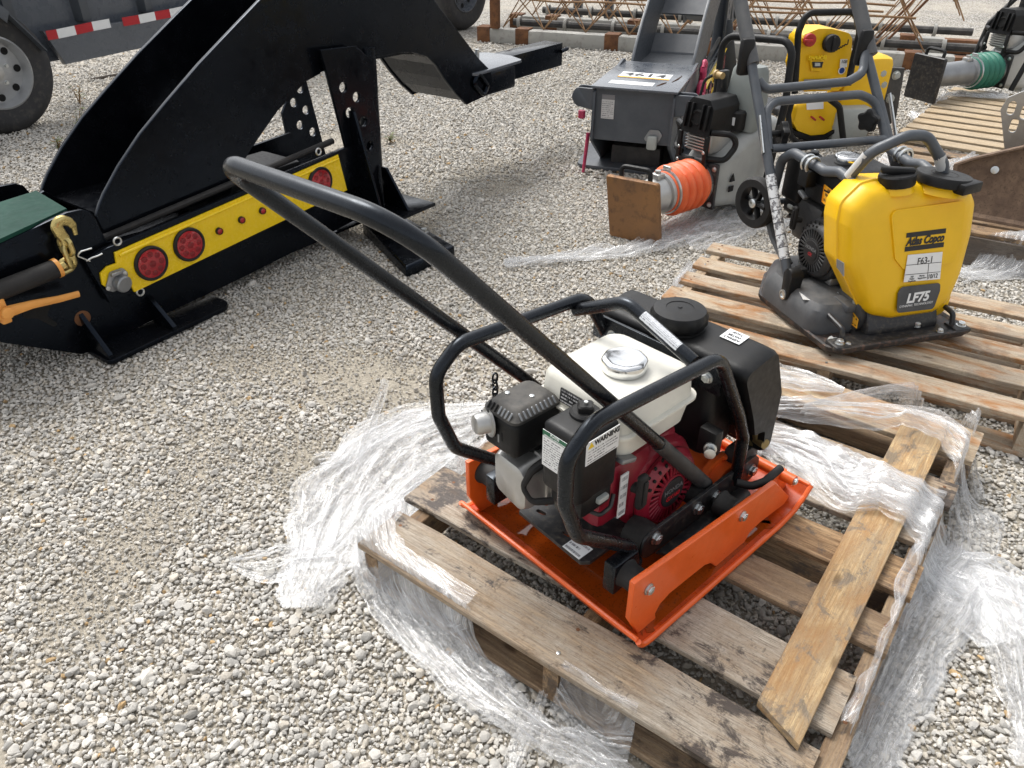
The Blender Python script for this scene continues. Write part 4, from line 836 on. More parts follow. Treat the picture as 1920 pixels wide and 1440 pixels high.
# ================================================================= the yellow plate compactor
FL=Frame((1.2449,2.1165,.14),14.9)
def on(fr,x,y,P,n):
    """pixel -> local point on the plane through P with normal n (all local)"""
    d=fr.R@ray(x,y); o=fr.l(OC); P=np.array(P,float); n=np.array(n,float); return o+d*(((P-o)@n)/(d@n))
def build_lf():
    T=fthing('plate_compactor','yellow-tanked plate compactor with grey folding handle standing on the stained pallet','plate compactor',FL)
    # base plate: dished steel, rusty worn edge
    out=fillet([(-.262,.03),(-.235,-.006),(.235,-.006),(.262,.03),(.262,.50),(.20,.56),(-.17,.56),(-.262,.44)],[.02,.02,.02,.02,.05,.05,.05,.05],4,True)
    ctr=np.array([0,.27])
    def rg(s,z,dy=0): return [np.array([ctr[0]+(p[0]-ctr[0])*s,ctr[1]+(p[1]-ctr[1])*s,z+max(0,(.10-p[1]))*.16+max(0,p[1]-.45)*.2]) for p in out]
    m=MB(); m.loft([rg(.90,.001),rg(.975,.006),rg(1.0,.018),rg(1.0,.028),rg(.97,.030),rg(.94,.022),rg(.80,.020)]); bp=m.done('base_plate','plate_edge',T)
    # front casting ribs, end eyes and lifting handles
    m=MB(); m.prism(fillet([(-.24,.0),(.24,.0),(.22,.055),(.10,.075),(.06,.16),(-.10,.16),(-.14,.07),(-.22,.05)],.015,3,True),(0,0,.022),(1,0,0),(0,1,0),.022,b=.006); m.done('front_rib','black_worn',T)
    for sx in (-1,1):
        m=MB(); m.box2((sx*.19,-.004,.03),(sx*.252,.06,.052),b=.010); m.done('corner_lug','black_worn',T)
        m=MB(); m.tube([(sx*.205,.035,.045),(sx*.205,.045,.085),(sx*.205,.155,.10),(sx*.205,.165,.05)],.0085,fl=.015,seg=10); m.done('grab_bar','black_worn',T)
        m=MB(); m.bolt((sx*.225,.02,.052),(0,0,1),.012,.013); m.done('bolt','zinc',T)
        m=MB(); m.bolt((sx*.17-.03,.012,.045),(0,0,1),.009,.011); m.done('bolt','zinc',T)
    m=MB(); m.bolt((.085,.055,.05),(0,0,1),.010,.016); m.done('bolt','zinc',T)
    for p in ((-.232,.052,.032),(-.205,.075,.03)):
        m=MB(); m.sphere(p,.018,(1,.8,.6)); 
        for v in m.bm.verts: v.co+=Vector(p)*.0+v.normal*random.uniform(-.004,.003)
        m.done('stuck_pebble','white_grey',bp)
    # exciter housing
    m=MB(); m.prism(fillet([(.03,.02),(.09,.13),(.20,.15),(.30,.10),(.33,.02)],.03,4,True),(-.10,0,0),(0,1,0),(0,0,1),.26,b=.006); m.done('exciter_housing','black_worn',T)
    m=MB(); m.lathe([(.075,0),(.075,.018),(.066,.024)],(-.10,.155,.085),(-1,0,0),28); ec=m.done('belt_cover','black_dusty',T)
    for a in (.6,2.2,3.9,5.4): m=MB(); m.bolt((-.123,.155+.06*math.cos(a),.085+.06*math.sin(a)),(-1,0,0),.007,.005); m.done('bolt','zinc',ec)
    P=[on(FL,x,y,(-.127,0,0),(1,0,0)) for x,y in ((1581,596),(1606,616),(1609,599),(1589,571))]; sticker('hazard_label','sheet_orange',ec,[P[0],P[1],P[2],P[3]],-.0015)
    m=MB(); m.lathe([(.085,0),(.088,.02),(.085,.05)],(.165,.17,.105),(1,0,0),32); m.done('belt_guard','yellow',T)
    m=MB(); m.prism(slot((.235,.09),.06,.010,1.25),(.2155,0,0),(0,1,0),(0,0,1),.001); m.done('guard_slot','dark_void',T)
    # grey engine bed hood
    def hr(s,z,y1=.52): return [np.array([-.055+(p[0]+.055)*s,.30+(p[1]-.30)*s,z]) for p in fillet([(-.262,.12),(-.10,.10),(.20,.10),(.25,.18),(.25,.45),(.14,.55),(-.16,.55),(-.262,.42)],.05,4,True)]
    m=MB(); m.loft([hr(1.0,.030),hr(1.0,.075),hr(.95,.105),hr(.86,.122),hr(.5,.126)]); hd=m.done('engine_bed','grey_plastic',T,30)
    m=MB(); m.prism([(-.06,.0),(.06,0),(.055,.03),(-.055,.03)],(-.205,.245,.1185),(.35,1,0),(-1,.35,.0),.0015); m.done('scuffed_label','sheet_plate',hd)
    m=MB(); m.box2((-.155,.105,.10),(-.06,.19,.128),b=.008); bk=m.done('mount_block','grey_plastic',T); m=MB(); m.bolt((-.11,.145,.128),(0,0,1),.011,.009); m.done('bolt','zinc',bk)
    # yellow water tank, face leaning back
    oz=[(-.105,.100),(-.02,.078),(.15,.078),(.205,.11),(.235,.20),(.250,.33),(.245,.43),(.21,.485),(.12,.500),(-.12,.512),(-.19,.505),(-.262,.455),(-.268,.40),(-.250,.275),(-.205,.215)]
    oz=[(x*.86 if x<-.12 else x,z) for x,z in oz]
    base=fillet(oz,[.05,.03,.04,.04,.05,.06,.05,.04,.05,.04,.04,.04,.04,.05,.05],4,True); cz=np.array([.0,.30])
    fy=lambda z:.045+.20*(z-.09)
    def tr(s,dy): return [np.array([cz[0]+(p[0]-cz[0])*s,fy(cz[1]+(p[1]-cz[1])*s)+dy,cz[1]+(p[1]-cz[1])*s]) for p in base]
    m=MB(); m.loft([tr(.55,-.004),tr(.78,.0),tr(.88,.006),tr(.945,.020),tr(.975,.045),tr(.98,.052),tr(1.005,.054),tr(1.005,.062),tr(.98,.064),tr(.97,.13),tr(.88,.16)]); tk=m.done('water_tank','yellow',T,45)
    face=lambda x,z,o=.0:np.array([x,fy(z)-.0035-o,z])
    n=np.array([0,-1,.2]); n/=np.linalg.norm(n); up=np.array([0,.2,1]); up/=np.linalg.norm(up); rx=np.array([1.,0,0])
    def fp(px,py,off=.004): return on(FL,px,py,face(0,.3)+n*off,n)
    # raised centre panel
    def quad(name,mat,px,off,par=tk,t=.0012,r=0):
        pts=[fp(*p,off=off) for p in px]; c=sum(pts)/len(pts); P=[((p-c)@rx,(p-c)@up) for p in pts]
        if r: P=fillet(P,r,4,True)
        m=MB(); m.prism(P,c,rx,up,t,b=.0003 if t>.0008 else 0,seg=1); return m.done(name,mat,par)
    def lab(name,mat,px,off=.006): return sticker(name,mat,tk,[fp(*p,off=off) for p in px])
    pn=quad('front_panel','yellow',[(1668,395),(1808,375),(1800,450),(1785,492),(1692,505),(1676,485)],.000,t=.006,r=.02)
    quad('logo_bar','ink',[(1700,437),(1774,428),(1773,437),(1699,446)][::-1],.0068,t=.0006); quad('logo_bar','ink',[(1697,463),(1770,454),(1769,463),(1696,472)][::-1],.0068,t=.0006)
    c=fp(1735,450,.0076); d=fp(1774,445,.0076)-fp(1698,455,.0076); d/=np.linalg.norm(d)
    text('Atlas Copco',.034,c,d,up,'ink',tk,bold=.0016,shear=.28,sx=.78)
    lb=lab('lot_label','white_print',[(1694,529),(1762,523),(1767,472),(1702,478)],.008)
    c=fp(1735,489,.0098); text('F63-1',.030,c,d,up,'ink',lb,bold=.0002,sx=.85); c=fp(1749,518,.0098); text('10/12',.020,c,d,up,'ink',lb,bold=.0002,sx=.8)
    quad('rule','ink',[(1699,497),(1765,491),(1765,492),(1699,498)][::-1],.0094,lb,.0003); quad('rule','ink',[(1697,515),(1763,509),(1763,510),(1697,516)][::-1],.0094,lb,.0003); quad('rule','ink',[(1741,494),(1742,494),(1739,524),(1738,524)][::-1],.0094,lb,.0003)
    for i,s in enumerate(('360','Video','Rephoto')): text(s,.0085,fp(1710,519+4*i,.0098),d,up,'ink',lb,sx=.9)
    for i,s in enumerate(('Photo','Inspection')): text(s,.0085,fp(1729,517+4*i,.0098),d,up,'ink',lb,sx=.9)
    bd=quad('model_badge','grey_plastic',[(1681,587),(1750,579),(1762,545),(1763,530),(1690,538),(1683,550)],.006,t=.0015,r=.012)
    text('LF75',.042,fp(1721,558,.0085),d,up,'white_print',bd,bold=.0016,shear=.15); text('DYNAPAC TECHNOLOGY',.0105,fp(1718,571,.0085),d,up,'white_print',bd,sx=1.0)
    sp=[on(FL,x,y,(-.262,.10,.25),(-1,-.25,.0)) for x,y in ((1570,500),(1583,518),(1583,493),(1570,485))]; sticker('no_pressure_label','steel_grey',tk,sp,.004)
    # caps
    c=np.array([-.055,.158,.498]); ax=(-.12,.1,1); m=MB(); m.lathe([(.052,-.02),(.046,.0)],c,ax,24); m.done('filler_neck','yellow',tk)
    m=MB(); m.lathe([(.050,0),(.052,.004),(.052,.030),(.049,.034)],c,ax,48,wob=lambda f,z:1+.012*(1 if int(f*48)%2 else -1)); m.box(c+np.array([-.004,.004,.042]),(.095,.026,.020),b=.006,rot=Matrix.Rotation(R(-25),3,'Z')); m.done('drain_cap','black_plastic',tk)
    c=np.array([.100,.150,.490]); m=MB(); m.lathe([(.080,-.02),(.066,.002)],c,(.08,.0,1),28); m.done('filler_neck','yellow',tk)
    m=MB(); m.lathe([(.070,0),(.080,.004),(.081,.026),(.078,.031),(.05,.032)],c,(.10,.02,1),40); m.box(c+np.array([.030,-.070,.010]),(.085,.040,.032),b=.005,rot=Matrix.Rotation(R(14),3,'Z')); lc=m.done('tank_lid','black_plastic',tk)
    m=MB(); m.lathe([(.040,.0005),(.040,.0015),(.037,.0015),(.037,.0005)],c+np.array([.003,0,.031]),(.10,.02,1),32); m.done('lid_emblem','rubber',lc)
    # engine
    q,ac,tk2=engine_lf(T)
    sp=[on(FL,x,y,(-.16,0,0),(1,0,0)) for x,y in ((1540,378),(1556,392),(1560,358),(1545,346))]; sticker('engine_label','sheet_orange',ac,sp,-.004)
    # protective frame
    for sx in (-1,1):
        m=MB(); m.tube([(sx*.175,.60,.28),(sx*.175,.58,.46),(sx*.175,.52,.50),(sx*.16,.36,.485),(sx*.15,.30,.500),(sx*.145,.225,.485)],.0165,fl=[0,.05,.05,.04,.04,0],seg=14); fr=m.done('frame_tube','grey_paint',T)
        for y in (.405,.430): m=MB(); m.tube([(sx*.175+.024*math.cos(a),y+.002,.492+.024*math.sin(a)) for a in np.linspace(0,6.28,17)[:-1]],.006,seg=6,closed=True); m.done('clamp_ring','zinc',fr)
        m=MB(); m.box2((sx*.155,.395,.42),(sx*.195,.445,.475),b=.005); m.done('clamp_block','black_plastic',fr)
    m=MB(); hpx=[(1600,360),(1608,310),(1645,262),(1690,258),(1725,290),(1745,335)]
    m.tube([(-.150,.26,.49),(-.125,.215,.585),(-.04,.185,.635),(.03,.185,.63),(.105,.17,.545),(.12,.165,.49)],.0165,fl=[0,.06,.06,.06,.05,0],seg=14); ho=m.done('carry_hoop','grey_paint',T)
    for a,b in (((-.128,.222,.575),(-.148,.257,.498)),((.085,.174,.570),(.108,.170,.530))):
        m=MB(); m.tube([a,b],.0172,seg=14,caps=False); m.done('hoop_label','sheet_plate',ho)
    # folding handle: plane found from the left leg
    P0=np.array([-.240,.305,.105]); P1=FL.at(1408,109,X=-.240); dv=P1-P0; dv/=np.linalg.norm(dv); hn=np.cross((1,0,0),dv)
    def hp(x,y): return on(FL,x,y,P0,hn)
    L0=[hp(1479,530),hp(1408,112)]; R1=[hp(1668,268),hp(1624,96)]
    m=MB(); m.tube(L0,.0165,seg=14); hl=m.done('handle_leg','grey_paint',T)
    rb=R1[0]+(R1[0]-R1[1])*1.2; m=MB(); m.tube([rb,R1[1]],.0165,seg=14); m.done('handle_leg','grey_paint',T)
    m=MB(); m.tube([hp(1422,150),hp(1436,168),hp(1590,153),hp(1618,137),hp(1622,100)],.0150,fl=[0,.03,.05,.05,0],seg=14); m.done('handle_brace','grey_paint',T)
    m=MB(); m.tube([hp(1441,282),hp(1437,205),hp(1455,190),hp(1612,177),hp(1642,190),hp(1664,268)],.0150,fl=[0,.05,.05,.06,.06,0],seg=14); m.done('handle_brace','grey_paint',T)
    m=MB(); m.tube([hp(1446,279),hp(1660,261)],.0145,seg=14); m.done('handle_brace','grey_paint',T)
    for a,b in ((hp(1411,122),hp(1370,-90)),(hp(1632,104),hp(1585,-100))):
        m=MB(); m.tube([a,b],.028,seg=14,flat=.75); up_=m.done('handle_upper','grey_plastic',T)
        dd=(b-a)/np.linalg.norm(b-a)
        for f in (.25,.62): m=MB(); m.lathe([(.0075,0),(.006,.003)],a+(b-a)*f*.55-hn*.021,-hn,10); m.done('rivet','zinc',up_)
        m=MB(); m.box(a+dd*.03+np.array([-.02,0,0]),(.05,.03,.12),b=.012); m.done('hinge_cheek','black_plastic',up_)
    for px in (((1432,215),(1439,285)),((1655,175),(1668,262))):
        m=MB(); a,b=hp(*px[0]),hp(*px[1]); o=np.array([-.022 if px[0][0]<1500 else .020,-.01,0]); m.tube([a+o,b+o],.009,seg=8,flat=.45); m.done('clip_bar','zinc',T)
    for p in ((1462,250),(1632,225)):
        c=hp(*p); m=MB(); m.lathe([(.012,-.05),(.012,0)],c,(1,0,0) if p[0]<1500 else (-1,0,0),10); m.lathe([(.034,0),(.036,.004),(.036,.020),(.030,.024)],c,(1,-.2,0) if p[0]<1500 else (-1,-.4,0),30,wob=lambda f,z:1+.14*math.cos(f*2*math.pi*5)); m.done('clamp_knob','black_plastic',T)
    # decal strip on the left leg, foot bracket
    a,b=L0[1]+(L0[0]-L0[1])*.52,L0[1]+(L0[0]-L0[1])*.90; n_=7; 
    for k in range(n_):
        s,e=a+(b-a)*(k/n_),a+(b-a)*((k+.93)/n_); m=MB(); m.tube([s,e],.0172,seg=14,caps=False); m.done('pictogram_decal','decal',hl)
    m=MB(); m.prism(fillet([(-.022,-.035),(.022,-.035),(.024,.075),(-.010,.085),(-.024,.06)],.018,4,True),P0+np.array([-.022,-.01,-.0]),(0,1,0),(0,0,1),.044,b=.006); br=m.done('handle_shoe','black_plastic',T)
    m=MB(); m.lathe([(.017,0),(.017,.004),(.011,.005),(.011,.001)],P0+np.array([-.023,-.008,-.012]),(-1,0,0),20); m.done('pivot_bolt','zinc',br)
    m=MB(); m.box2((-.19,.33,.12),(-.14,.37,.16),b=.008); m.done('rubber_stop','rubber',T)
    # transport wheel behind the left leg
    c=np.array([-.225,.61,.30]); m=MB(); m.lathe([(.058,.02),(.058,-.02),(.084,-.02),(.090,-.012),(.090,.012),(.084,.02),(.058,.02)],c,(1,.25,0),36,caps=False); wl=m.done('transport_wheel','rubber',T)
    for k in range(6):
        a=k*math.pi/3; m=MB(); m.box(c+np.array([0,.036*math.cos(a),.036*math.sin(a)]),(.02,.012,.06),rot=Matrix.Rotation(a-math.pi/2,3,'X'),b=.003); m.done('spoke','black_plastic',wl)
    m=MB(); m.lathe([(.016,-.028),(.016,.02),(.010,.024)],c,(-1,-.25,0),14); m.done('hub','zinc',wl)
    m=MB(); m.tube([(-.20,.60,.30),(.18,.60,.30)],.012,seg=10); m.done('axle','grey_paint',T)
    m=MB(); m.tube([(-.19,.60,.30),(-.185,.52,.20),(-.18,.42,.14)],.012,fl=.06,seg=8,flat=1.8); m.done('wheel_arm','grey_plastic',T)
    return T
def engine_lf(T):
    before=set(bpy.data.objects); r=engine(T,0,0,0,'black_shroud','black_plastic','black_plastic',1,'chrome')
    mt=Matrix.Translation((-.03,.345,.225))@Matrix.Rotation(R(180),4,'Z')@Matrix.Scale(.97,4)
    for o in set(bpy.data.objects)-before: o.data.transform(mt)
    return r
t=NT('decal'); v=t.co(); n=t.noise(v,55,3,.7); t.pbsdf(Base_Color=t.mix(t.ramp(n,.50,.56),(.66,.68,.69),(.16,.16,.17)),Roughness=.35)
build_lf()
# ================================================================= rammers, pallets and machines further back
def rammer(name,label,fr,bellm,bodym,tankm,footrot=20,legL=.15,legm='alu',zc=.19,footm='rust_foot',loop=None,mir=1,group=None,legend=None):
    T=fthing(name,label,'rammer',fr,group); a=R(footrot); cf,sf=math.cos(a),math.sin(a)
    def fq(x,y,z): x=x-.14*(z-.145) if footrot else x; return np.array([x*cf-y*sf,x*sf+y*cf,z])
    # foot
    ring=lambda s,y:[fq(p[0]*s,y,.145+(p[1]-.145)*s) for p in fillet([(-.128,.004),(.128,.004),(.128,.288),(-.128,.288)],.012,3,True)]
    m=MB(); m.loft([ring(.97,-.022),ring(1.0,-.016),ring(1.0,.0),ring(.97,.004)]); ft=m.done('foot_plate',footm,T)
    m=MB(); m.loft([[fq(x,y,z) for x,z in fillet([(-w,.145-h),(w,.145-h),(w,.145+h),(-w,.145+h)],.03,3,True)] for y,w,h in ((.005,.105,.125),(.03,.09,.11),(.05,.075,.09))]); m.done('foot_block','black_worn',ft)
    for x in (-.09,.09):
        for z in (.05,.24): m=MB(); m.bolt(fq(x,.006,z),fq(0,1,0),.012,.010); m.done('bolt','zinc',ft)
    m=MB(); m.tube([fq(-.07,.02,.27),fq(-.07,.03,.325),fq(.07,.03,.325),fq(.07,.02,.27)],.011,fl=.02,seg=8); m.done('foot_handle','black_plastic',ft)
    y0=.03; y1=y0+legL; m=MB(); m.lathe([(.070,0),(.074,.02),(.080,legL-.03),(.092,legL-.025),(.092,legL)],(0,y0,zc),(0,1,0),32); lg=m.done('leg',legm,T)
    m=MB(); m.box((0,y0+legL-.05,zc+.085),(.05,.05,.03),b=.008); m.lathe([(.014,0),(.014,.012)],(0,y0+legL-.05,zc+.10),(0,0,1),12); m.done('oil_plug','alu',lg)
    # bellows
    n=4; Lb=.235; prof=[(.094,0),(.098,.012)]
    for k in range(n):
        s=.02+k*(Lb-.04)/n; w=(Lb-.04)/n
        prof+=[(.096,s),(.112,s+w*.22),(.119,s+w*.5),(.112,s+w*.78),(.096,s+w)]
    prof+=[(.102,Lb-.012),(.100,Lb)]
    m=MB(); m.lathe(prof,(0,y1-.005,zc),(0,1,0),48); bl=m.done('bellows',bellm,T,60)
    for y in (y1+.004,y1+Lb-.016):
        m=MB(); m.lathe([(.101,0),(.1035,.001),(.1035,.012),(.101,.013)],(0,y,zc),(0,1,0),40); m.box((0,y+.006,zc+.112),(.045,.014,.018),b=.004); m.done('hose_clamp','zinc',bl)
    yb=y1+Lb
    # crankcase casting
    m=MB(); m.box((0,yb+.006,zc),(.23,.02,.22),b=.02); fl=m.done('flange','black_worn',T)
    for x in (-.095,.095):
        for z in (-.085,.085): m=MB(); m.bolt((x,yb-.004,zc+z),(0,-1,0),.010,.008); m.done('bolt','zinc',fl)
    sect=lambda y,w,z0,z1,rd:[np.array([p[0],y,p[1]]) for p in fillet([(-w,z0),(w,z0),(w,z1),(-w,z1)],rd,4,True)]
    m=MB(); m.loft([sect(yb+.016,.10,zc-.10,zc+.10,.03),sect(yb+.06,.115,zc-.11,zc+.13,.04),sect(yb+.20,.125,zc-.13,zc+.21,.05),sect(yb+.33,.13,zc-.12,zc+.27,.05),sect(yb+.42,.12,zc-.06,zc+.26,.05),sect(yb+.46,.09,zc+.02,zc+.22,.04)]); hs=m.done('housing',bodym,T)
    m=MB(); m.box((mir*.128,yb+.10,zc-.02),(.006,.035,.028),b=.010); m.done('housing_slot','dark_void',hs); m=MB(); m.prism([(-.018,-.014),(.018,-.014),(.0,.024)],(mir*.128-.003,yb+.10,zc+.03),(0,1,0),(0,0,1),.006); m.done('housing_slot','dark_void',hs)
    m=MB(); m.box((0,yb+.33,zc-.13),(.20,.22,.05),b=.02); m.done('heel_guard',bodym,T)
    # engine with its guard
    ex,ey,ez=-.03,yb+.06,zc+.245
    m=MB(); m.box((ex,ey+.02,ez-.06),(.15,.15,.10),b=.015)
    for k in range(6): m.box((ex,ey-.062,ez-.09+.014*k),(.12,.03,.006),b=.001)
    m.done('engine','alu',T)
    gd=MB(); gd.loft([[np.array([ex+p[0]*s,ey-.085+dy+p[1]*t_,ez+p[1]]) for p in fillet([(-.085,-.02),(.085,-.02),(.078,.10),(.05,.135),(-.05,.135),(-.078,.10)],.015,3,True)] for s,dy,t_ in ((1,0,.15),(1,.03,.15),(.95,.20,.05))]); g=gd.done('engine_guard','black_plastic',T)
    m=MB(); m.lathe([(.034,0),(.034,.006),(.026,.007),(.026,.002)],(ex,ey-.080,ez+.055),(0,-1,.15),24); m.done('guard_recess','dark_void',g)
    for x in (-.06,-.03,.03,.06): m=MB(); m.box((ex+x,ey-.083,ez+.06),(.008,.022,.11),rot=Matrix.Rotation(R(-8),3,'X'),b=.003); m.done('guard_rib','black_plastic',g)
    for x in (-.085,.085):
        m=MB(); m.box((ex+x*.93,ey-.088,ez-.085),(.022,.02,.14),b=.006); m.done('guard_leg','black_plastic',g)
    m=MB(); m.box((ex,ey-.088,ez-.15),(.19,.02,.04),b=.008); m.done('guard_foot','black_plastic',g)
    for x in (-.075,.075):
        for z in (-.15,-.09): m=MB(); m.lathe([(.008,0),(.006,.004)],(ex+x,ey-.098,ez+z),(0,-1,0),10); m.done('screw','zinc',g)
    for z0,z1 in ((.02,-.10),):
        for sx in (-1,1):
            m=MB(); m.tube([(ex+sx*.085,ey-.07,ez+z0-.02),(ex+sx*.16,ey-.02,ez+z0-.02),(ex+sx*.17,ey+.02,ez-.05),(ex+sx*.15,ey-.03,ez+z1-.02),(ex+sx*.08,ey-.07,ez+z1-.02)],.014,fl=.04,seg=10); m.done('side_hoop','black_plastic',g)
    m=MB(); m.lathe([(.045,0),(.05,.01),(.05,.08),(.04,.09)],(ex+.06,ey+.13,ez-.02),(0,0,1),20); mf=m.done('air_filter','black_plastic',T)
    sticker('filter_label','white_print',mf,[(ex+.04,ey+.078,ez+.01),(ex+.09,ey+.082,ez+.01),(ex+.09,ey+.082,ez+.045),(ex+.04,ey+.078,ez+.045)],.004)
    # fuel tank
    ty=yb+.23; tz=zc+.28
    s2=lambda z,w,d:[np.array([.02+p[0],ty+.03+p[1],z]) for p in fillet([(-w,-d),(w,-d),(w,d),(-w,d)],.03,4,True)]
    m=MB(); m.loft([s2(tz-.06,.09,.06),s2(tz,.095,.062),s2(tz+.10,.088,.058),s2(tz+.20,.078,.05),s2(tz+.22,.068,.042)]); tk=m.done('fuel_tank',tankm,T)
    m=MB(); m.box((-.085,ty-.03,tz+.11),(.03,.05,.16),b=.006); m.done('ignition_module','black_worn',T)
    m=MB(); m.lathe([(.020,0),(.020,.012)],(-.115,ty-.05,tz+.17),(1,-.2,0),16); m.lathe([(.015,.012),(.015,.05)],(-.115,ty-.05,tz+.17),(1,-.2,0),16); m.done('fuel_filter','tan_filter',T)
    m=MB(); m.tube([(-.118,ty-.05,tz+.17),(-.16,ty-.07,tz+.14),(-.175,ty-.08,tz+.02),(-.14,ty-.10,tz-.08)],.007,fl=.04,seg=8); m.done('fuel_hose','rubber',T)
    # guide handle
    lp=loop or [(-.165,ty+.06,zc+.0),(-.205,ty+.09,zc+.32),(-.225,ty+.11,zc+.59),(.155,ty+.12,zc+.61),(.185,ty+.10,zc+.36),(.185,ty+.06,zc+.0)]
    m=MB(); m.tube(lp,.017,fl=[0,.05,.07,.07,.05,0],seg=12); m.done('guide_handle','black_plastic',T)
    return T
FR1=Frame((.56,3.365,0),-52)
rammer('trench_rammer','rammer lying on its back with orange bellows and a rusty square foot',FR1,'bellows_orange','casting_grey','tank_grey')
# ---- pallet with clean new boards, rammer with green bellows lying on it
F_P3=Frame((2.235,4.575,.14),-37)
pallet('wooden_pallet','clean pale pallet under the rammer with green bellows, small film scrap on top',F_P3,1.5,1.7,[(.0+.155*k,.105+.155*k) for k in range(11)],'wood_new',group='wooden pallets in the yard',bmat='wood_new',nails=False,bottom=False,sh=.10)
a=gz(1738,140,.31); b=gz(1850,128,.31); dg=math.degrees(math.atan2(b[1]-a[1],b[0]-a[0]))-90
FR2=Frame((a[0],a[1],.142),dg)
rammer('trench_rammer','rammer with dark green bellows lying on the clean pale pallet',FR2,'green_bellows','white_grey','white_grey',footrot=0,legL=.36,legm='steel_grey',zc=.155,footm='black_worn',mir=-1,
  loop=[(-.19,.60,.05),(-.22,.72,.42),(-.20,.95,.62),(.17,.95,.62),(.19,.74,.42),(.18,.62,.05)])
# ---- grey pallet behind the yellow compactor, tipped plate machine on it
F_P4=Frame((1.50,3.40,.15),-33.5)
pallet('wooden_pallet','weathered pallet under the tipped machine with the rusty base plate',F_P4,1.2,1.2,[(.0,.10),(.13,.23),(.29,.39),(.46,.56),(.63,.73),(.80,.90),(.96,1.06),(1.12,1.22)],'wood_brown',group='wooden pallets in the yard',bmat='wood_dark',nails=False,sh=.11)
P4=[o for o in COL.objects if o.name.startswith('wooden_pallet')][-1]
board(P4,'stringer',.0,1.2,-.012,.026,-.130,-.018,'wood_dark','x',.002,seed=77); board(P4,'bottom_board',.0,1.2,-.014,.07,-.150,-.1305,'wood_dark','x',.002,seed=78)
FRP=Frame((2.035,3.213,.152),-34.5)
def RP(x,y,Y=.05): return FRP.at(x,y,Y=Y)
T=fthing('plate_compactor','tipped-up plate compactor showing its mud-caked rusty base plate','plate compactor',FRP)
pl=[(-.12,.0),(.45,.0),(.47,.02),(.47,.40),(.40,.415),(.12,.33),(-.10,.235),(-.16,.20)]
lean=lambda z:.03+.30*z
def rp(s,d): 
    c=np.array([.16,.2]); return [np.array([c[0]+(p[0]-c[0])*s,lean(c[1]+(p[1]-c[1])*s)+d,c[1]+(p[1]-c[1])*s]) for p in pl]
m=MB(); m.loft([rp(.86,.012),rp(.90,.010),rp(.95,-.012),rp(1.0,-.012),rp(1.0,.02),rp(.9,.03)]); bp=m.done('base_plate','mud_rust',T,30)
for x,z in ((.0,.20),(.14,.25),(.20,.10),(.30,.28)): m=MB(); m.lathe([(.016,0),(.016,.004),(.008,.005)],(x,lean(z)+.008,z),(0,-1,.3),16); m.done('bolt','zinc',bp)
m=MB(); m.tube([(.10,.12,.33),(.115,.10,.41),(.19,.10,.43),(.225,.12,.37)],.014,fl=.03,seg=10); m.done('lift_handle','light_grey',T)
m=MB(); m.lathe([(.13,0),(.15,.03),(.15,.20),(.12,.24)],(.22,.30,.40),(1,.1,0),32); m.done('belt_cover','yellow',T)
sp=[tuple(FRP.at(x,y,Y=.42)[[0,2]]) for x,y in ((1884,285),(1876,205),(1890,182),(1945,160),(1960,270),(1925,280))]
hl=[slot(FRP.at(x,y,Y=.42)[[0,2]],.06,.03,1.57) for x,y in ((1897,202),(1901,235),(1922,210))]
plate('side_guard','alu',T,[sp]+hl,(0,.42,0),(1,0,0),(0,0,1),.012,.002)
m=MB(); m.box((.42,.52,.36),(.30,.16,.42),b=.04); m.done('engine_cowl','black_dusty',T)
m=MB(); m.box((.30,.46,.18),(.35,.3,.12),b=.02); m.done('exciter','black_dusty',T)
# ---- yellow rammer standing with its panel to the camera
_y=gz(1535,268,0); FY=Frame((_y[0],_y[1],0),8)
T=fthing('trench_rammer','yellow rammer with red and black knobs on its tank panel, black foot to one side','rammer',FY)
def YP(x,y,Y=0.): return FY.at(x,y,Y=Y)
def yprism(name,mat,px,Y,t,par=T,b=.01,r=.0,seg=3):
    P=[YP(*p,Y=Y) for p in px]; Q=[(p[0],p[2]) for p in P]
    if r: Q=fillet(Q,r,4,True)
    m=MB(); m.prism(Q[::-1],(0,Y,0),(1,0,0),(0,0,1),-t,b=b,seg=seg); return m.done(name,mat,par)
tk=yprism('fuel_tank','yellow',[(1502,78),(1506,66),(1535,54),(1560,54),(1592,62),(1598,72),(1596,110),(1588,150),(1580,170),(1503,172),(1499,150),(1495,125),(1502,100)],.02,.17,r=.03,b=.02)
lc=yprism('lower_cowl','yellow',[(1489,195),(1565,186),(1570,215),(1566,240),(1545,252),(1520,254),(1495,245),(1488,232)],-.03,.16,r=.03,b=.025)
yprism('bumper','black_plastic',[(1484,240),(1492,248),(1520,257),(1548,255),(1566,242),(1566,250),(1545,264),(1515,266),(1490,256)],-.045,.15,b=.008)
yprism('label','white_print',[(1512,191),(1544,188),(1544,204),(1513,206)],-.041,.003,tk,b=0)
yprism('plate_label','steel_grey',[(1508,149),(1558,148),(1558,168),(1508,168)],-.001,.004,tk,b=0)
for px,py in ((1525,222),(1541,222)):
    m=MB(); c=YP(px,py,-.062); m.box(c,(.035,.03,.012),rot=Matrix.Rotation(R(35),3,'Y'),b=.004); m.done('clip','knob_red',lc)
c=YP(1518,75,-.0); m=MB(); m.lathe([(.036,-.01),(.036,.012),(.032,.016)],c,(0,-1,.05),28); m.box(c+np.array([-.015,-.024,0]),(.055,.014,.016),b=.005); m.done('fuel_switch','knob_red',tk)
c=YP(1558,81,-.0); m=MB(); m.lathe([(.050,-.01),(.050,.02),(.046,.026)],c,(0,-1,.05),32); m.box(c+np.array([.002,-.032,.0]),(.016,.012,.080),b=.005); m.done('filler_cap','rubber',tk)
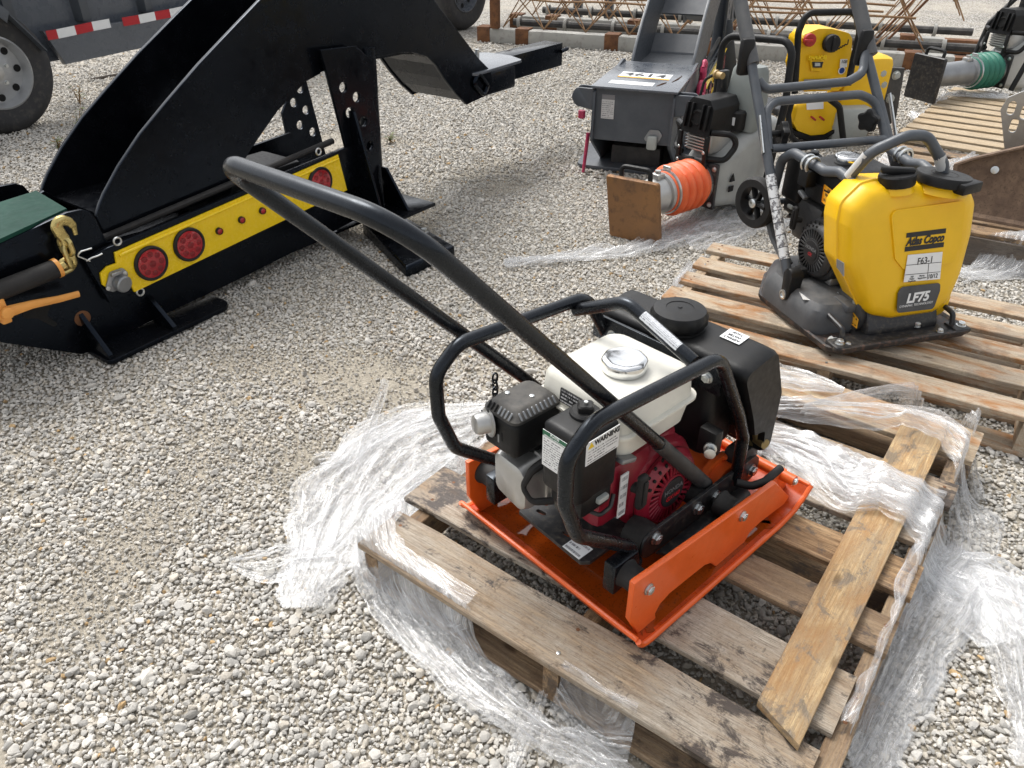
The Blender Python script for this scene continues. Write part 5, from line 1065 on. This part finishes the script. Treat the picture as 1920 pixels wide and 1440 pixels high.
cz=[YP(1562+4.6*k*.5+ (1.2 if k%2 else -1.2),97-1.3*k+(4 if k%2 else -4),-.006) for k in range(12)]; m=MB(); m.tube(cz+[YP(1591,74,-.006)],.0035,fl=.006,seg=6,n=3); m.done('cap_cord','rubber',tk)
yprism('meter_frame','yellow',[(1519,113),(1546,113),(1540,134),(1522,134)],-.002,.018,tk,b=.004); yprism('hour_meter','ink',[(1523,116),(1544,116),(1541,127),(1525,127)],-.018,.006,tk,b=.001); yprism('meter_display','light_grey',[(1528,118),(1538,118),(1538,124),(1528,124)],-.023,.003,tk,b=0)
yprism('noise_label','white_print',[(1576,111),(1589,111),(1588,126),(1575,126)],-.001,.004,tk,b=0); c=YP(1578,132,-.004); m=MB(); m.lathe([(.022,0),(.022,.003)],c,(0,-1,0),24); rl=m.done('round_label','white_print',tk); m=MB(); m.lathe([(.017,.003),(.017,.004)],c,(0,-1,0),24); m.done('round_label_disc','blue_print',rl)
text('108',.026,YP(1583,116,-.005),(1,0,0),(0,0,1),'ink',tk)
text('BOMAG',.032,YP(1533,108,-.002),(-1,0,0),(0,0,-1),'yellow_gloss',tk,ext=.004,bold=.0015)
lp=[YP(1490,175,-.06),YP(1497,60,-.05),YP(1512,24,-.05),YP(1604,22,-.05),YP(1612,60,-.05),YP(1600,110,-.05),YP(1590,160,-.06)]
m=MB(); m.tube(lp,.019,fl=[0,.08,.06,.06,.06,.06,0],seg=12); m.done('guide_handle','black_plastic',T)
m=MB(); m.tube([YP(1488,180,-.09),YP(1478,215,-.09),YP(1482,255,-.1),YP(1500,272,-.1)],.017,fl=.06,seg=10); m.done('lower_hoop','black_plastic',T)
m=MB(); m.tube([YP(1556,186,-.13),YP(1574,200,-.13),YP(1582,270,-.13)],.019,fl=.06,seg=10); m.done('lower_hoop','black_plastic',T)
m=MB(); m.box2((.10,.03,.10),(.42,.25,.50),b=.05); m.done('body_cover','yellow',T)
m=MB(); m.box2((.05,-.05,.02),(.30,.18,.22),b=.03); m.done('crankcase','light_grey',T)
m=MB(); m.tube([(.36,.14,.20),(.52,.16,.20)],.075,seg=24); m.done('leg','light_grey',T)
fp=[FY.at(x,y,Y=.05) for x,y in ((1646,126),(1697,128),(1691,160),(1680,225),(1664,238),(1650,205))]
m=MB(); m.prism([(p[0],p[2]) for p in fp][::-1],(0,.05,0),(1,0,.0),(0,0,1),-.03,b=.004); ft=m.done('foot_plate','black_dusty',T)
for px,py in ((1654,137),(1680,141),(1655,158),(1669,185)): m=MB(); m.bolt(FY.at(px,py,Y=.048),(0,-1,0),.022,.02); m.done('bolt','light_grey',ft)
# ================================================================= steel truss screed sections on long rails
FT=Frame((-.36,8.62,0),-20.6)
T=fthing('truss_section','rusty wire-lattice screed truss standing on grey rails with rusty clips','truss',FT)
Lr=5.0
for y in (0,.95):
    m=MB(); m.box2((0,y,0),(Lr-.55,y+.14,.135),b=.01); rl=m.done('rail','concrete',T)
    for x in [.0,.42,1.35,2.35,3.35,4.05]: m=MB(); m.box2((x,y-.006,-.001),(x+.14,y+.146,.15),b=.004); m.done('rail_clip','rust',rl)
    m=MB(); m.box2((Lr-.95,y+.01,.01),(Lr-.25,y+.13,.13),b=.004); m.done('rail_end','rust',T)
    m=MB(); m.tube([(.3,y+.28,.17),(Lr-.3,y+.28,.17)],.035,seg=10); m.done('screw_shaft','black_dusty',T)
    for k in range(9): m=MB(); m.lathe([(.06,0),(.06,.03)],(.35+.5*k,y+.28,.17),(1,0,0),12); m.done('bearing','concrete',T)
ch=[(-.02,.42),(.30,.42),(.62,.44),(.95,.46),(1.25,.44)]; ch2=[(.12,.78),(.46,.80),(.80,.82),(1.10,.80)]
g=random.Random(5)
for y,z in ch+ch2:
    pts=[(x,y+g.uniform(-.01,.01),z+g.uniform(-.01,.01)) for x in np.linspace(.15,Lr-1.25+g.uniform(0,.5),12)]; m=MB(); m.tube(pts,.010,seg=6); m.done('chord_rod','rebar',T)
zz=[((.10,.14),ch[0],ch2[0]),((.10,.14),ch[1],ch2[1]),((1.0,.14),ch[3],ch2[2]),((1.0,.14),ch[4],ch2[3]),((.4,.18),ch[2],ch2[1])]
for bse,c1,c2 in zz:
    n=9; st=.44
    for k in range(n):
        x=.25+st*k; 
        for a,b in (((x,bse[0],bse[1]),(x+st/2,c1[0],c1[1])),((x+st/2,c1[0],c1[1]),(x+st,bse[0],bse[1])),((x+st/2,c1[0],c1[1]),(x+st,c2[0],c2[1])),((x+st,c2[0],c2[1]),(x+st*1.5,c1[0],c1[1]))):
            m=MB(); m.tube([a,b],.0062,seg=5); m.done('brace_rod','rebar',T)
for y0,a in ((.45,0),(.55,.12)):
    m=MB(); m.tube([(Lr-1.2+a,y0,.16),(Lr-.55+a,y0-.1,1.1)],.012,seg=6); m.done('brace_rod','rust',T)
m=MB(); m.box2((.16,-.03,.14),(.24,.05,1.1),b=.004); m.done('end_post','rust',T)
m=MB(); m.box2((.02,.3,.0),(.09,.37,1.1),b=.004); m.done('end_post','rust',T)
FS=Frame((1.05,9.9,0),-20)
T=fthing('steel_stand','dark steel trestle legs standing behind the rusty truss','stand',FS)
for x,y in ((-.35,0),(0,.1),(.55,0),(.9,.3),(1.3,.1)): m=MB(); m.box2((x,y,0),(x+.10,y+.08,1.2),b=.005); m.done('leg','grey_paint',T)
m=MB(); m.box2((-.4,-.02,1.2),(1.5,.4,1.3)); m.done('top_beam','grey_paint',T)
# ================================================================= trailers
def wheel(T,c,ax,r=.345,w=.21,rim='light_grey',holes=8,rr=.6):
    c=np.array(c,float); ax=np.array(ax,float)/np.linalg.norm(ax); h=w/2
    m=MB(); m.lathe([(r*rr,-h*.8),(r*.80,-h),(r*.93,-h*.88),(r*.985,-h*.62),(r,-h*.5),(r,h*.5),(r*.985,h*.62),(r*.93,h*.88),(r*.80,h),(r*rr,h*.8)],c,ax,64,caps=False); ty=m.done('tyre','tyre',T,40)
    u=np.array([0,0,1.]); v=np.cross(ax,u); 
    m=MB(); m.lathe([(r*rr*1.02,h*.86),(r*rr*.97,h*.90),(r*rr*.90,h*.62),(r*rr*.86,h*.30),(r*rr*.60,h*.34),(r*rr*.50,h*.48),(r*rr*.20,h*.50),(.002,h*.5)],c,ax,48,caps=False); rm=m.done('rim',rim,ty)
    for k in range(holes):
        a=2*math.pi*k/holes; m=MB(); m.lathe([(r*.062,0),(r*.062,.002)],c+ax*(h*.335)+(u*math.cos(a)+v*math.sin(a))*r*rr*.72,ax,14); m.done('rim_hole','dark_void',rm)
    for k in range(5):
        a=2*math.pi*k/5; m=MB(); m.bolt(c+ax*(h*.48)+(u*math.cos(a)+v*math.sin(a))*r*rr*.40,ax,.012,.014); m.done('wheel_nut','zinc',rm)
    m=MB(); m.lathe([(r*rr*.24,h*.48),(r*rr*.23,h*.66),(r*rr*.14,h*.72)],c,ax,20); m.done('hub_cap','alu',rm)
    return ty
_w=gz(12,248,0); FTR=Frame((_w[0],_w[1],0),60)
T=fthing('dump_trailer','slate grey trailer with red and white reflective tape along its side rail','trailer',FTR)
wheel(T,(.03,.0,.375),(0,-1,0),.375,.22,'rim_silver',8,.58); YR=.02
def TP(x,y,Y=YR): p=FTR.at(x,y,Y=Y); return (p[0],p[2])
rail=[TP(*p) for p in ((76,58),(120,120),(325,76),(560,22),(560,-25),(400,12),(92,62))]
plate('side_rail','grey_light_and_sheen',T,[rail],(0,YR,0),(1,0,0),(0,0,1),.05,.003)
zt=rail[0][1]
m=MB(); m.box2((-1.2,.10,.35),(3.4,.13,1.6)); bw=m.done('body_wall','grey_light_and_sheen',T)
for k in range(8):
    x=-.75+.52*k; m=MB(); m.prism([(-.05,.13),(-.03,.02),(.03,.02),(.05,.13)],(x,0,rail[0][1]+.02),(1,0,0),(0,1,0),.9,b=.002); m.done('body_rib','grey_paint',T)
tape=[((85,63),(105,60)),((105,60),(139,53)),((139,53),(171,46)),((171,46),(204,40)),((228,38),(259,33)),((259,33),(289,27)),((289,27),(317,22)),((317,22),(345,16)),((345,16),(372,11)),((372,11),(400,6)),((400,6),(428,0))]
for i,(p,q) in enumerate(tape):
    a,b=TP(p[0],p[1]-5,YR-.027),TP(q[0],q[1]-5,YR-.027); h=.058
    red=(i in (0,2,4,6,8,10)); sticker('reflective_tape','red_print' if red else 'white_print',T,[(a[0],YR-.027,a[1]-h),(b[0],YR-.027,b[1]-h),(b[0],YR-.027,b[1]),(a[0],YR-.027,a[1])])
a=TP(318,72,YR-.027); sticker('hitch_label','sheet_orange',T,[(a[0],YR-.027,a[1]-.02),(a[0]+.06,YR-.027,a[1]-.02),(a[0]+.06,YR-.027,a[1]+.02),(a[0],YR-.027,a[1]+.02)])
yf=-.17
fd=[FTR.at(x,y,Y=yf)[[0,2]] for x,y in ((-60,36),(70,24),(84,50),(121,122))]
m=MB()
P=[(-.9,.80),(.10,.80),(.17,.72),(.345,.475)]
for i in range(3):
    (x0,z0),(x1,z1)=P[i],P[i+1]; m.hexa([(x0,yf,z0-.012),(x1,yf,z1-.012),(x1,.05,z1-.012),(x0,.05,z0-.012),(x0,yf,z0),(x1,yf,z1),(x1,.05,z1),(x0,.05,z0)])
m.done('fender','grey_paint',T)
m=MB(); m.prism([(-.9,.72),(.085,.72),(.14,.66),(.175,.72),(.10,.80),(-.9,.80)],(0,yf-.004,0),(1,0,0),(0,0,1),.006,b=.001); m.done('fender_skirt','grey_paint',T)
m=MB(); m.box2((.60,.20,.36),(.80,.5,.46)); m.done('underframe','black_dusty',T)
m=MB(); m.box2((1.9,.3,.25),(2.1,.4,.8)); m.done('jack_leg','black_dusty',T)
_w=gz(862,57,0); FW2=Frame((_w[0],_w[1]+.1,0),55)
T=fthing('utility_trailer','grey trailer with dark steel wheel parked behind the rusty truss','trailer',FW2)
wheel(T,(0,0,.40),(0,-1,0),.40,.24,'grey_light_and_sheen',8,.55)
m=MB(); m.box2((-1.6,.12,.55),(2.6,.2,.75),b=.01); m.done('side_rail','grey_light_and_sheen',T); m=MB(); m.box2((-.6,-.15,.86),(.6,.12,.90)); m.done('fender','grey_paint',T)
# ================================================================= weeds
def weed(px,py,h,label,seed,dry=False):
    g=random.Random(seed); p=gz(px,py,0); T=thing('weed',label,'weed',p,0)
    for k in range(g.randint(4,7)):
        a=g.uniform(0,6.28); L=h*g.uniform(.5,1); top=np.array([math.cos(a)*L*.3,math.sin(a)*L*.3,L]); mid=top*.5+np.array([0,0,L*.1]); m=MB(); m.tube([(0,0,0),mid,top],[.003,.0022,.001],seg=5); s=m.done('stem','stem_dry' if dry or k%2 else 'leaf',T)
        for j in range(5):
            f=g.uniform(.3,1); c=top*f; b=g.uniform(0,6.28); l=g.uniform(.02,.045); d=np.array([math.cos(b)*l,math.sin(b)*l,g.uniform(-.01,.02)]); e=np.array([-math.sin(b),math.cos(b),0])*l*.22
            m=MB(); m._new([c,c+d*.5+e,c+d,c+d*.5-e],[(0,1,2,3)]); m.done('leaf','leaf' if g.random()<.6 else 'stem_dry',s)
weed(152,275,.34,'scraggly green weed growing by the boom of the black attachment',2); weed(150,195,.16,'dry straw weed beside the grey trailer wheel',5,True); weed(112,282,.10,'tiny seedling on the gravel below the trailer wheel',8); weed(732,268,.07,'small green sprout on bare gravel beyond the black stand',9)
m=MB(); a,b=gz(170,150,.01),gz(236,138,.01); m.tube([a,(a+b)/2+np.array([0,0,.004]),b],.012,seg=6,flat=.5); o=m.done('stick','wood_dark'); tag(o,'thin brown stick lying under the grey trailer','stick')
# ================================================================= stretch film
def inrect(fr,P,x0,x1,y0,y1):
    d=P-fr.o[None,:2]; X=d@fr.R[0,:2]; Y=d@fr.R[1,:2]; return (X>x0)&(X<x1)&(Y>y0)&(Y<y1)
FLP=Frame((PLANK.location.x,PLANK.location.y,0),math.degrees(PLANK.rotation_euler.z))
def Hs(P):
    z=np.full(len(P),.012)
    for fr,r in ((F_P1,(-.01,1.04,-.07,1.245)),(F_P2,(0,1.2,-.33,.445)),(F_P4,(0,1.2,0,1.2)),(F_P3,(0,1.5,0,1.7))): z=np.where(inrect(fr,P,*r),fr.o[2]+.004,z)
    z=np.where(inrect(FLP,P,-.52,.52,-.055,.055),.166,z); return z
def drape(P,rad=.04):
    acc=Hs(P); k=1
    for a in np.linspace(0,2*math.pi,9)[:-1]:
        for f in (.5,1.): acc=acc+Hs(P+rad*f*np.array([math.cos(a),math.sin(a)])); k+=1
    return np.maximum(acc/k,np.where(Hs(P)>.1,Hs(P),0))
def catmull(P,n):
    P=np.array(P,float); Q=np.vstack([2*P[0]-P[1],P,2*P[-1]-P[-2]]); out=[]
    for t in np.linspace(0,len(P)-1-1e-6,n):
        i=int(t); f=t-i; a,b,c,d=Q[i],Q[i+1],Q[i+2],Q[i+3]
        out.append(.5*((2*b)+(-a+c)*f+(2*a-5*b+4*c-d)*f*f+(-a+3*b-3*c+d)*f**3))
    return np.array(out)
class Film:
    def __init__(s): s.V=[];s.F=[];s.U=[];s.n=0
    def strip(s,pts,amp=.016,seed=0,folds=7,lift=0,layers=1,rag=.3,rad=.04,dens=1.0):
        """pts: (px,py,z guess,half width[,extra lift])"""
        for L in range(layers):
            g=np.random.default_rng(seed*17+L*5+1)
            C=[]
            for p in pts:
                q=gz(p[0],p[1],p[2]); C.append([q[0],q[1],p[3],p[4] if len(p)>4 else 0.])
            C=np.array(C); Lt=np.sum(np.linalg.norm(np.diff(C[:,:2],axis=0),axis=1)); nu=max(12,int(Lt/.011*dens)); nv=int(44*dens)
            D=catmull(C,nu); c=D[:,:2]; T=np.gradient(c,axis=0); T/=np.linalg.norm(T,axis=1)[:,None]+1e-9; N=np.c_[-T[:,1],T[:,0]]
            u=np.linspace(0,Lt,nu); v=np.linspace(-1,1,nv); U,Vv=np.meshgrid(u,v,indexing='ij')
            ph=g.uniform(0,6.28,12); k=g.uniform(.7,1.4,12)
            wl=1+rag*(np.sin(u*9*k[0]+ph[0])*.5+np.sin(u*23*k[1]+ph[1])*.35+np.sin(u*61*k[2]+ph[2])*.2); wr=1+rag*(np.sin(u*8*k[3]+ph[3])*.5+np.sin(u*27*k[4]+ph[4])*.35+np.sin(u*57*k[5]+ph[5])*.2)
            W=np.where(Vv<0,wl[:,None],wr[:,None])*D[:,2][:,None]
            wob=.25*np.sin(U*7*k[6]+ph[6]+Vv*1.5)+.18*np.sin(U*16*k[7]+ph[7]-Vv*3)
            phase=Vv*folds*1.5+wob*folds*.5
            rid=np.zeros_like(U); a=1.
            for j in range(3):                       # creases that wander off the run of the strip
                sl=g.uniform(-9,9); x=(phase*(1.6**j)+sl*U)*k[8+j%4]*.8+ph[j]*2+1.5*np.sin(U*(4+5*j)+ph[j+4]+Vv*2.5)+.6*np.sin(U*17*k[j]+Vv*5+ph[j]); rid+=a*(1-np.abs(np.sin(x)))**1.25; a*=.5
            rid*=.7+.5*np.sin(U*11*k[2]+ph[9]+Vv*2.6)
            rid=np.maximum(rid,0)+.10*np.abs(np.sin(U*26*k[5]+Vv*9+2*np.sin(Vv*6+U*9)))
            lat=Vv+ .10*np.sin(phase*1.3+ph[10])/folds*2.
            X=c[:,0][:,None]+N[:,0][:,None]*lat*W; Y=c[:,1][:,None]+N[:,1][:,None]*lat*W
            P=np.c_[X.ravel(),Y.ravel()]; H=drape(P,rad).reshape(X.shape)
            fade=np.clip((1-np.abs(Vv))*4,0.25,1)
            Z=H+.003+L*.004+lift+D[:,3][:,None]*(1-.55*Vv**2)+amp*rid*fade*(1-.25*L)
            s.V.append(np.c_[X.ravel(),Y.ravel(),Z.ravel()])
            I=np.arange(nu*nv).reshape(nu,nv)+s.n; f=np.stack([I[:-1,:-1],I[1:,:-1],I[1:,1:],I[:-1,1:]],-1).reshape(-1,4)
            s.F.append(f); s.U.append(np.c_[(U*1.6+seed*3.1+L).ravel(),((Vv*.5+.5)*(.4+2.4*np.mean(D[:,2])/.1*.35)+L*.37+seed).ravel()]); s.n+=nu*nv
        return s
    def done(s,label):
        V=np.vstack(s.V);F=np.vstack(s.F);U=np.vstack(s.U); o=V.mean(0); o[2]=0
        me=bpy.data.meshes.new('plastic_film'); me.from_pydata((V-o).tolist(),[],F.tolist()); uv=me.uv_layers.new(name='UVMap')
        idx=np.empty(len(me.loops),np.int32); me.loops.foreach_get('vertex_index',idx); uv.data.foreach_set('uv',U[idx].ravel().astype(np.float32))
        me.polygons.foreach_set('use_smooth',[True]*len(me.polygons)); ob=mesh_obj('plastic_film',me,'film'); ob.location=tuple(o)
        return tag(ob,label,'plastic film','torn stretch film around the pallets')
f=Film()
f.strip([(935,775,.15,.05),(850,815,.15,.075),(765,868,.14,.07),(712,940,.15,.055),(702,1005,.15,.055),(735,1080,.10,.055),(805,1200,.03,.055),(910,1303,.02,.042),(1015,1378,.02,.034),(1100,1422,.02,.032),(1210,1500,.02,.032)],.020,1,6,layers=2)
f.strip([(930,755,.05,.06),(830,790,.03,.12),(740,840,.02,.15),(670,920,.02,.15),(620,1010,.02,.13),(590,1085,.02,.085),(572,1140,.02,.045)],.017,2,8,layers=2)
f.strip([(630,1030,.02,.05),(560,1035,.02,.06),(490,1050,.02,.05),(430,1052,.02,.012)],.014,3,4,rag=.5)
f.strip([(655,905,.02,.03),(680,850,.02,.022),(700,790,.02,.018),(716,742,.02,.012),(724,716,.02,.016)],.012,4,2,lift=.01,rag=.5)
f.strip([(600,870,.02,.05),(660,850,.02,.06),(740,800,.02,.06),(800,775,.02,.05)],.014,5,5,rag=.5)
f.strip([(780,1090,.08,.03),(830,1140,.08,.035),(885,1180,.06,.02)],.014,6,3,rag=.6)
f.strip([(1020,1320,.02,.012),(990,1370,.02,.02),(968,1420,.02,.022),(955,1465,.02,.02)],.016,7,3,rag=.4)
f.strip([(700,900,.05,.05),(640,980,.02,.06),(580,1050,.02,.05)],.016,8,4,rag=.5)
f.strip([(1040,1330,.02,.02),(1100,1390,.02,.03),(1180,1420,.02,.03)],.018,9,3,rag=.5)
f.done('long crumpled clear film trailing off the left corner of the front pallet')
f=Film()
f.strip([(1400,815,.15,.05),(1470,835,.15,.07),(1545,870,.15,.085),(1620,905,.15,.085),(1700,945,.15,.085),(1775,995,.13,.10),(1830,1060,.08,.12),(1880,1130,.03,.12),(1935,1200,.02,.11)],.030,11,8,layers=2)
f.strip([(1425,770,.15,.03,.03),(1510,785,.15,.045,.04),(1600,790,.15,.055,.05),(1690,800,.15,.06,.05),(1770,830,.15,.055,.04),(1815,895,.12,.06,.02),(1830,960,.06,.07),(1825,1040,.03,.06)],.020,12,6,layers=1)
f.strip([(1500,790,.15,.010,.05),(1600,765,.15,.014,.06),(1700,760,.15,.014,.07),(1790,785,.14,.014,.06),(1835,850,.1,.014,.04),(1845,930,.05,.016,.02)],.012,13,2,layers=1)
f.strip([(1850,1040,.05,.07),(1790,1110,.03,.08),(1735,1190,.02,.075),(1685,1280,.02,.062),(1640,1370,.02,.052),(1600,1460,.02,.055)],.028,14,7,layers=2)
f.strip([(1865,1080,.03,.10),(1905,1170,.02,.085),(1925,1280,.02,.055),(1945,1370,.02,.045),(1965,1450,.02,.05)],.024,15,6,layers=2)
f.strip([(1500,850,.15,.05),(1540,900,.15,.06),(1590,950,.15,.035),(1640,960,.15,.02)],.030,16,5,layers=1,rag=.4)
f.strip([(1430,845,.15,.03),(1400,835,.15,.03),(1370,800,.15,.02)],.018,17,3)
f.strip([(1560,915,.15,.04),(1660,960,.15,.045),(1760,1010,.14,.05),(1830,1060,.1,.06)],.03,18,5,rag=.5)
f.done('big bunched clear film draped over the loose plank and hanging off the front pallet')
f=Film()
f.strip([(1420,700,.145,.05),(1480,710,.145,.06),(1530,722,.145,.045),(1580,738,.145,.012)],.016,21,6,layers=2)
f.done('small white film wad tucked on the end board of the front pallet')
f=Film()
f.strip([(1300,490,.03,.02),(1275,520,.06,.03),(1258,560,.03,.04),(1250,590,.02,.03)],.016,22,4,layers=2)
f.done('narrow film strip hanging off the edge of the stained pallet')
f=Film()
f.strip([(946,498,.02,.02),(1010,488,.02,.035),(1100,478,.02,.05),(1190,468,.02,.06),(1260,440,.02,.10),(1330,400,.02,.15),(1400,360,.02,.16),(1450,320,.02,.10)],.022,31,7,layers=2)
f.strip([(1290,460,.02,.06),(1360,440,.02,.09),(1430,420,.02,.08),(1480,415,.02,.05)],.022,32,6,rag=.5)
f.strip([(1320,390,.02,.05),(1390,355,.02,.07),(1430,330,.02,.06)],.03,33,5)
f.done('wide crumpled film spread on the gravel beneath the orange-bellows rammer')
f=Film()
f.strip([(1800,452,.155,.05),(1850,455,.155,.07),(1900,450,.155,.08),(1960,445,.155,.06)],.016,41,6,layers=2)
f.strip([(1930,450,.14,.014),(1885,485,.10,.02),(1845,500,.06,.02),(1820,520,.03,.010),(1805,530,.02,.008)],.012,42,2)
f.done('film over the edge of the weathered pallet with a twisted loop hanging down')
f=Film()
f.strip([(1580,305,.02,.05),(1640,300,.1,.08),(1700,325,.155,.08),(1750,330,.155,.07),(1790,310,.155,.05),(1830,298,.155,.02)],.02,51,6,layers=2)
f.done('pale film lying behind the yellow compactor on the weathered pallet')
f=Film()
f.strip([(1716,180,.145,.03),(1745,186,.145,.07),(1775,180,.145,.06),(1830,182,.145,.04),(1890,186,.145,.03)],.025,61,5,layers=2)
f.done('little wad of white film on the clean pale pallet')
